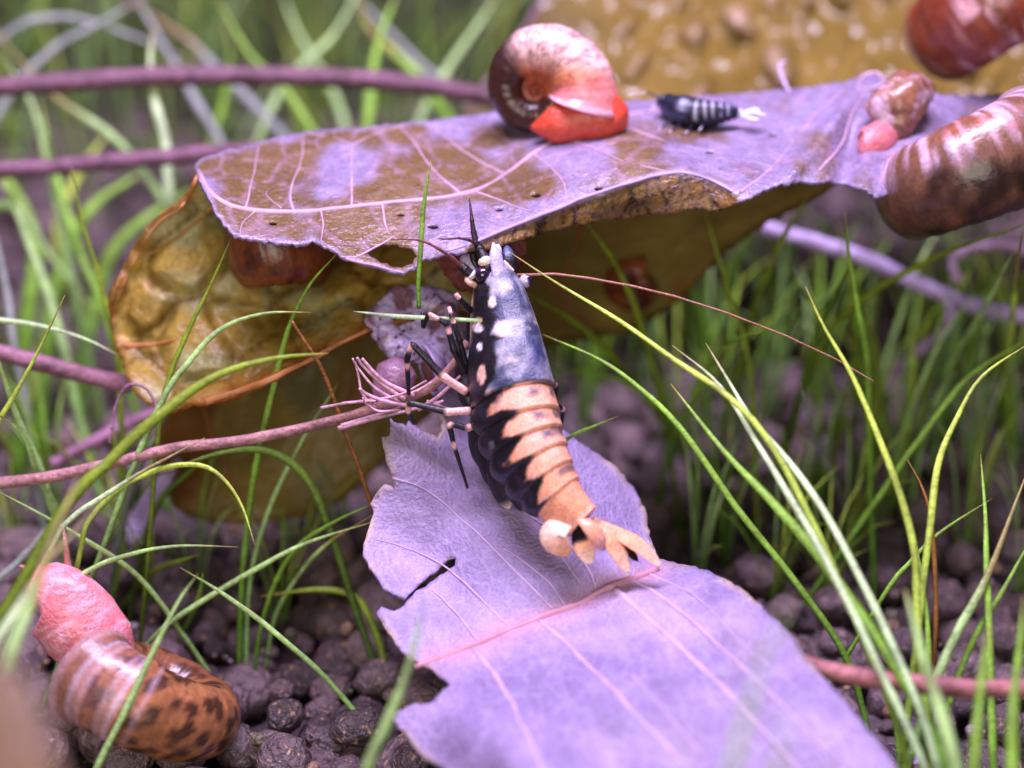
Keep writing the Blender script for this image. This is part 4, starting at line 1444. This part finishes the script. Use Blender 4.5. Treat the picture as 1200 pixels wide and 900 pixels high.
def ball(parent, name, c, r, colfn, mat, squash=(1, 1, 1)):
    bm = bmesh.new()
    bmesh.ops.create_icosphere(bm, subdivisions=3, radius=1)
    v = np.array([x.co[:] for x in bm.verts])
    f = [[x.index for x in q.verts] for q in bm.faces]
    bm.free()
    col = colfn(v)
    return mesh_obj(name, v * r * np.asarray(squash) + np.asarray(c), f, mat, parent, col)


# ---- the big shrimp
SPINE = [(574, 314, 10.06), (583, 345, 10.0), (591, 395, 9.93), (596, 440, 9.85), (605, 485, 9.78), (617, 525, 9.72), (637, 562, 9.66), (659, 590, 9.61), (683, 612, 9.58)]
PROF = [(0, .075), (.06, .115), (.13, .150), (.24, .185), (.36, .215), (.47, .222), (.6, .212), (.7, .195), (.8, .165), (.88, .135), (.95, .11), (1, .095)]
BLACK_EDGE_Y = [318, 335, 352, 360, 366, 372, 378, 392, 394, 396, 400, 408, 420, 434, 444, 452, 458]
BLACK_EDGE_X = [566, 572, 577, 584, 577, 583, 577, 577, 586, 594, 580, 579, 583, 583, 580, 572, 568]


def big_col(s, th, seg, frac, v):
    x, y, d = proj(v)
    n1 = vnoise(v, 9, 211, 3)
    car = mix(lin(156, 154, 168), lin(58, 65, 94), sstep(.36, .60, vnoise(v, 6, 212, 4)))
    car = car * (.75 + .5 * vnoise(v, 40, 217, 2))[:, None]
    car = mix(car, lin(214, 196, 190), sstep(.57, .70, vnoise(v, 8, 213, 3)) * .7)
    car = mix(car, lin(48, 58, 110), np.exp(-((s - .40) / .07) ** 2 - ((th + .1) / .35) ** 2) * .75)
    car = mix(car, lin(196, 176, 176), sstep(.10, .02, s) * .7)
    car = mix(car, lin(40, 44, 66), np.exp(-((s - .15) / .10) ** 2 - ((th + .45) / .10) ** 2) * .8)
    car = mix(car, lin(120, 132, 150), sstep(-.5, -.9, th) * .6)
    abd = mix(lin(238, 156, 112), lin(244, 184, 158), vnoise(v, 5, 214, 3))
    abd = mix(abd, lin(224, 200, 206), sstep(.5, .75, n1) * .25)
    abd = mix(abd, lin(236, 150, 96), sstep(.72, .95, s) * .5)
    # dark blue grey patch on the back of each ring
    patch = np.exp(-((frac - .40) / .26) ** 4) * sstep(.44, .24, th + .3 * (n1 - .5)) * sstep(-1.3, -1.0, th) * sstep(.92, .8, s)
    patch = np.maximum(patch, np.exp(-((frac - .45) / .25) ** 4) * sstep(.25, 0.0, th) * (seg == 1) * .4 + np.exp(-((frac - .35) / .3) ** 4) * sstep(.35, .0, th) * sstep(-1.2, -.9, th) * (seg == 2) * .8)
    abd = mix(abd, lin(62, 66, 84), patch * .85 * sstep(.30, .55, vnoise(v, 9, 219, 3)))
    abd = mix(abd, lin(248, 196, 172), np.exp(-((frac - .93) / .06) ** 2) * .5)
    c = mix(car, abd, (seg > 0).astype(float))
    # black flank with a jagged border (left as seen, mirrored on the hidden side)
    n2 = vnoise(v, 16, 215, 2) - .5
    bx = np.interp(y, BLACK_EDGE_Y, BLACK_EDGE_X)
    left_c = sstep(2.5, -2.5, x - bx - 7 * n2)
    edge_of = {1: ([0, .2, .55, .75, .95], [.85, 1.0, 1.25, 1.2, .72]), 2: ([0, .2, .5, .8, .93, 1], [.72, .8, 1.0, 1.2, .95, .66]), 3: ([0, .2, .6, .82, .96], [.66, .8, 1.5, 1.45, .8]),
               4: ([0, .3, .7, .9, 1], [.75, .95, 1.35, 1.1, .72]), 5: ([0, .5, .8, .95], [.8, 1.25, 1.5, 1.0])}
    tooth = np.full(len(s), 2.6)
    for g_, (fx, fy) in edge_of.items():
        tooth = np.where(seg == g_, np.interp(frac, fx, fy), tooth)
    tooth = tooth + .9 * n2 + .35 * (vnoise(v, 7, 218, 2) - .5)
    left_a = sstep(-.11, .11, th - tooth + .45 * n2)
    lft = np.where(seg == 0, left_c * (th > -.2), left_a)
    rgt = np.where(seg == 0, sstep(1.12, 1.2, -th + .5 * n2), sstep(-.06, .06, -th - tooth - .35 + .25 * n2))
    blk = np.maximum(lft, rgt)
    dark = mix(np.tile(BLACK, (len(s), 1)), lin(44, 36, 60), sstep(.55, .7, vnoise(v, 14, 216, 2)) * .5)
    c = mix(c, dark, blk)
    # pale marks on the black
    for (cx, cy, rx, ry, col) in ((560, 376, 5, 4.5, lin(190, 170, 120)), (560, 384, 6.5, 6, lin(226, 220, 230)), (562, 406, 3, 5, lin(232, 226, 232)), (564.5, 440, 4.2, 12, lin(236, 190, 168)),
                                  (588, 384, 10, 10, lin(232, 206, 196)), (577, 354, 4, 6, lin(232, 208, 196)), (576, 522, 3, 5, lin(90, 84, 96)), (584, 540, 3, 6, lin(90, 84, 100))):
        e = ((x - cx) / rx) ** 2 + ((y - cy) / ry) ** 2 + 1.2 * n2
        c = mix(c, col, sstep(1.3, .6, e) * .9 * (th > -.3) * (seg <= 2))
    # pale lower rim of the head shield
    rim = np.exp(-((np.abs(th) - 1.98) / .13) ** 2) * sstep(.0, .05, s) * sstep(.30, .22, s)
    c = mix(c, lin(240, 186, 160), rim)
    # dark slit where the head shield ends
    c = mix(c, lin(14, 14, 26), np.exp(-((s - .474) / .004) ** 2) * sstep(.35, 0, th) * .95)
    return c


big = thing('shrimp', Pt(700, 660, 9.62), 'big black and peach shrimp climbing from the pale leaf towards the brown leaf', 'shrimp')
sp = np.array([Pt(*t) for t in SPINE])
bv, bf, bc, bq, bA, bL, ba = shrimp_body(sp, PROF, math.radians(34), big_col)
mesh_obj('body', bv, bf, M_shrimp, big, bc)

# tail fan
def lobe(parent, name, pts, r, flat, col, tipcol, base_dark=0.0, n=32, up=None, tip0=.5):
    lift = .10 if name == 'tail_lobe' else 0.0        # the fan rests on the leaf, not in it
    pp = np.array([Pt(t[0], t[1], t[2] - lift * k / (len(pts) - 1)) for k, t in enumerate(pts)])
    q = spline(pp, n)
    t = np.linspace(0, 1, n)
    rr = r * np.interp(t, [0, .12, .35, .58, .75, .87, .95, 1], [.38, .5, .84, 1.0, .93, .70, .42, .05])
    v, f = tube(q, rr, 14, flat, view_dir(0, .68, .73) if up is None else up)
    tt = np.repeat(t, 14)
    c = mix(np.tile(col, (len(tt), 1)), tipcol, sstep(tip0, 1, tt))
    if base_dark:
        c = mix(c, BLACK, sstep(base_dark, base_dark - .12, tt) * sstep(.02, .12, tt))
    c = c * (.9 + .2 * vnoise(v, 20, 7, 2))[:, None]
    return mesh_obj(name, v, f, M_tail if name == 'tail_lobe' else M_shrimp, parent, c)


OR1, OR2 = lin(244, 178, 134), lin(250, 218, 196)
lobe(big, 'telson', [(674, 604, 9.50), (690, 617, 9.46), (700, 630, 9.47), (709, 645, 9.50)], .054, .5, lin(232, 164, 130), lin(196, 150, 160))
lobe(big, 'tail_lobe', [(678, 608, 9.56), (658, 614, 9.54), (648, 630, 9.56), (668, 651, 9.60)], .085, .13, OR2, OR1)
lobe(big, 'tail_lobe', [(682, 612, 9.57), (680, 626, 9.58), (684, 640, 9.59), (693, 661, 9.62)], .060, .13, OR1, OR2, base_dark=.58)
lobe(big, 'tail_lobe', [(694, 612, 9.56), (710, 626, 9.55), (724, 646, 9.57), (737, 672, 9.62)], .054, .13, OR1, OR2)
lobe(big, 'tail_lobe', [(694, 608, 9.57), (722, 624, 9.58), (750, 640, 9.60), (775, 664, 9.65)], .054, .13, OR1, OR2, base_dark=.16)
lobe(big, 'tail_lobe', [(706, 622, 9.58), (724, 634, 9.59), (738, 647, 9.62), (748, 658, 9.65)], .032, .3, BLACK, BLACK)  # black strip added for the dark gap between the two right lobes
# swimmerets under the belly
for pts, tip in (([(585, 520, 9.86), (580, 550, 9.92), (588, 578, 9.96), (597, 597, 9.98)], 1), ([(600, 540, 9.84), (602, 565, 9.9), (612, 586, 9.93), (622, 602, 9.95)], 1),
                 ([(618, 555, 9.80), (626, 575, 9.84), (638, 592, 9.86), (647, 606, 9.88)], 1), ([(570, 500, 9.9), (566, 525, 9.97), (574, 555, 10.0), (582, 575, 10.02)], 0),
                 ([(560, 485, 9.95), (556, 505, 10.02), (560, 530, 10.06), (568, 552, 10.08)], 0)):
    lobe(big, 'swimmeret', pts, .062, .35, BLACK, lin(214, 190, 180) if tip else lin(60, 54, 66), tip0=.80)

# walking legs, near side (knees out over the root) and a few of the far side
PK = lin(238, 186, 180)
banded(big, 'leg', [(549, 461, 9.88), (521, 443, 9.80), (483, 403, 9.78), (477, 420, 9.82), (479, 462, 9.95)], .034, .016, [(.04, .26), (.585, .625), (.73, .77)], pale=PK)
banded(big, 'leg', [(556, 481, 9.86), (525, 483, 9.80), (480, 472, 9.80), (478, 482, 9.84), (485, 496, 9.95)], .032, .016, [(.06, .30), (.70, .78)], pale=PK)
banded(big, 'leg', [(558, 497, 9.88), (548, 502, 9.84), (526, 496, 9.82), (532, 522, 9.86), (548, 572, 9.98)], .028, .010, [(.0, .12), (.27, .33), (.49, .55)], pale=PK)
banded(big, 'leg', [(545, 436, 9.92), (532, 410, 9.84), (523, 379, 9.80), (502, 368, 9.78), (496, 384, 9.84), (495, 366, 9.86)], .030, .014, [(.42, .47), (.60, .68)], pale=PK)
banded(big, 'leg', [(546, 428, 9.92), (538, 398, 9.86), (530, 373, 9.82), (526, 360, 9.84)], .027, .016, [(.73, .79), (.90, 1.0)], pale=PK)
banded(big, 'leg', [(552, 364, 9.93), (543, 355, 9.86), (534, 345, 9.82)], .028, .018, [(.82, 1.0)], pale=PK)
banded(big, 'leg', [(640, 440, 10.08), (652, 452, 10.25), (648, 480, 10.32)], .024, .012, [(.4, .5)], pale=PK)
banded(big, 'leg', [(646, 470, 10.0), (660, 480, 10.15), (656, 510, 10.25)], .024, .012, [(.4, .5)], pale=PK)
# dark mouthparts and leg bases under the head shield
for pts, w in (([(554, 405, 10.04), (547, 432, 9.98), (550, 462, 9.95), (560, 488, 9.95)], .07), ([(564, 345, 10.10), (558, 365, 10.08), (555, 395, 10.06), (556, 420, 10.04)], .05)):
    q = np.array([Pt(*t) for t in pts])
    q = spline(q, 24)
    v, f = tube(q, w * np.sin(np.linspace(.35, 2.8, 24)) ** .6, 12, .8, -FWD)
    mesh_obj('leg_base', v, f, M_shrimp, big, BLACK * (.7 + .8 * vnoise(v, 10, 5, 2))[:, None])


# head
def eye(c, r, side):
    def fc(v):
        p = v @ np.stack((RIGHT, UP, -FWD), 1)
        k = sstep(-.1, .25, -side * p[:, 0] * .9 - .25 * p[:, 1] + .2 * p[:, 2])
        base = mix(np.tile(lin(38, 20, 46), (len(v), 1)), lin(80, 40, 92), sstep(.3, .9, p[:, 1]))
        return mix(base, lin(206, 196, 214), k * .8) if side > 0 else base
    ball(big, 'eye', c, r, fc, M_eye, (1, 1, 1))


eye(Pt(566, 322, 9.93), .050, -1)
eye(Pt(617, 329, 9.98), .043, 1)
banded(big, 'eye_stalk', [(578, 330, 10.0), (572, 326, 9.96), (567, 323, 9.94)], .034, .034, [(0, .7)], pale=lin(214, 206, 216))
banded(big, 'eye_stalk', [(600, 334, 10.02), (609, 332, 10.0), (615, 330, 9.99)], .030, .034, [(.2, 1)], pale=lin(214, 206, 216))
# rostrum: a lilac blade between the eyes
q = spline(np.array([Pt(590, 352, 9.90), Pt(587, 332, 9.89), Pt(583, 310, 9.91), Pt(578, 284, 9.95)]), 24)
v, f = tube(q, np.interp(np.linspace(0, 1, 24), [0, .25, .8, 1], [.020, .050, .040, .006]), 10, .45, view_dir(.3, .2, .9))
mesh_obj('rostrum', v, f, M_shrimp, big, mix(lin(150, 142, 200), lin(196, 186, 226), vnoise(v, 12, 3, 2)))
# antennal scales and peduncles
lobe(big, 'antennal_scale', [(603, 332, 9.99), (599, 316, 9.99), (597, 302, 10.0), (593, 287, 10.04)], .040, .4, BLACK, lin(60, 70, 120))
lobe(big, 'antennal_scale', [(584, 318, 9.97), (581, 305, 9.98), (581, 296, 9.98), (584, 286, 10.0)], .040, .45, lin(100, 108, 180), lin(236, 226, 236))
banded(big, 'antennal_scale', [(601, 318, 9.96), (594, 310, 9.95), (590, 306, 9.95)], .012, .010, [(0, 1)], pale=lin(236, 206, 190))
banded(big, 'antenna_base', [(575, 326, 9.96), (570, 312, 9.93), (568, 306, 9.92), (562, 292, 9.94), (558, 284, 9.96)], .050, .022, [(.40, .52)], pale=lin(240, 214, 190))
banded(big, 'antenna_base', [(560, 330, 9.98), (552, 322, 9.95), (545, 316, 9.94), (541, 312, 9.95)], .034, .026, [(.35, .5)], pale=lin(226, 214, 226))
lobe(big, 'mouthpart', [(560, 325, 9.99), (553, 314, 9.99), (548, 306, 10.0), (546, 296, 10.02)], .050, .6, lin(196, 184, 206), lin(150, 140, 176))
lobe(big, 'mouthpart', [(566, 340, 10.0), (556, 332, 9.97), (550, 328, 9.96), (549, 322, 9.97)], .036, .7, lin(236, 186, 160), lin(240, 214, 196))
lobe(big, 'mouthpart', [(562, 318, 9.97), (556, 306, 9.98), (556, 296, 9.99), (558, 290, 10.0)], .026, .7, BLACK, BLACK)
DKA = lin(66, 34, 40)
banded(big, 'antenna', [(559, 288, 9.94), (555, 272, 9.93), (553, 258, 9.93), (551, 240, 9.95), (550, 232, 9.96)], .022, .003, [], base=lin(40, 24, 34), sides=6)
banded(big, 'antenna', [(558, 286, 9.92), (549, 281, 9.88), (538, 279, 9.86), (526, 280, 9.84), (514, 280, 9.84)], .010, .004, [], base=DKA, sides=6, n=40)
banded(big, 'antenna', [(543, 314, 9.93), (530, 302, 9.88), (515, 292, 9.84), (502, 285, 9.82), (490, 281, 9.80), (474, 280, 9.80), (458, 281, 9.82)], .012, .004, [], base=lin(110, 66, 66), sides=6, n=50)
banded(big, 'antenna', [(606, 322, 9.99), (622, 322, 9.96), (650, 321, 9.95), (690, 326, 9.93), (740, 335, 9.9), (790, 347, 9.87), (850, 366, 9.84), (920, 393, 9.8), (980, 421, 9.78), (1024, 447, 9.76)],
       .008, .004, [], base=lin(150, 104, 84), sides=6, n=90)


# ---- the little black shrimp on the brown leaf
def small_col(s, th, seg, frac, v):
    c = np.tile(lin(22, 26, 46), (len(s), 1))
    c = mix(c, lin(70, 80, 130), sstep(.55, .7, vnoise(v, 14, 231, 2)) * .6)
    band = np.exp(-((frac - .15) / .16) ** 2) * (seg >= 1) * (seg <= 5) * (np.abs(th) < .95)
    c = mix(c, lin(206, 206, 226), band * .8 * sstep(.3, .5, vnoise(v, 16, 233, 2)))
    c = mix(c, lin(170, 176, 210), np.exp(-((s - .36) / .05) ** 2) * (np.abs(th) < .5) * .6)
    return mix(c, lin(220, 220, 236), sstep(.93, .98, s))


little = thing('shrimp', Pt(815, 148, 10.98), 'tiny black shrimp with white banded tail on top of the brown leaf', 'shrimp')
SP2 = [(774, 118, 11.12), (785, 124, 11.08), (800, 131, 11.04), (817, 134, 11.0), (832, 133, 10.98), (847, 132, 10.97), (860, 132, 10.97), (868, 133, 10.97)]
v, f, c, *_ = shrimp_body(np.array([Pt(*t) for t in SP2]), [(0, .035), (.1, .065), (.3, .105), (.5, .095), (.7, .068), (.85, .046), (1, .024)], math.radians(5), small_col, ns=120, nt=48)
mesh_obj('body', v, f, M_shrimp, little, c)
W_ = lin(226, 226, 240)
for a in ([(866, 133, 10.97), (875, 134, 10.96), (884, 131, 10.96), (899, 136, 10.97)], [(866, 133, 10.97), (874, 137, 10.95), (882, 139, 10.94), (890, 140, 10.94)], [(866, 132, 10.97), (876, 130, 10.98), (884, 128, 10.99), (890, 130, 11.0)]):
    lobe(little, 'tail_lobe', a, .016, .4, W_, W_)
for a in ([(790, 140, 11.0), (776, 148, 10.92), (766, 158, 10.86)], [(800, 144, 10.98), (788, 152, 10.9), (778, 162, 10.84)], [(812, 146, 10.96), (806, 154, 10.88), (798, 160, 10.84)], [(826, 142, 10.94), (822, 150, 10.88), (816, 156, 10.86)]):
    banded(little, 'leg', a, .010, .006, [(.6, .8)], base=lin(40, 40, 60), pale=lin(190, 170, 190))
for a in ([(775, 117, 11.1), (768, 122, 11.05), (762, 130, 11.0)], [(776, 115, 11.12), (758, 108, 11.12), (736, 112, 11.1)]):
    banded(little, 'antenna', a, .008, .003, [(.5, 1)], base=lin(50, 46, 66), pale=lin(200, 180, 200), sides=6)
for cc in ((776, 116, 11.04), (784, 113, 11.10)):
    ball(little, 'eye', Pt(*cc), .022, lambda v: np.tile(lin(16, 12, 20), (len(v), 1)), M_eye)
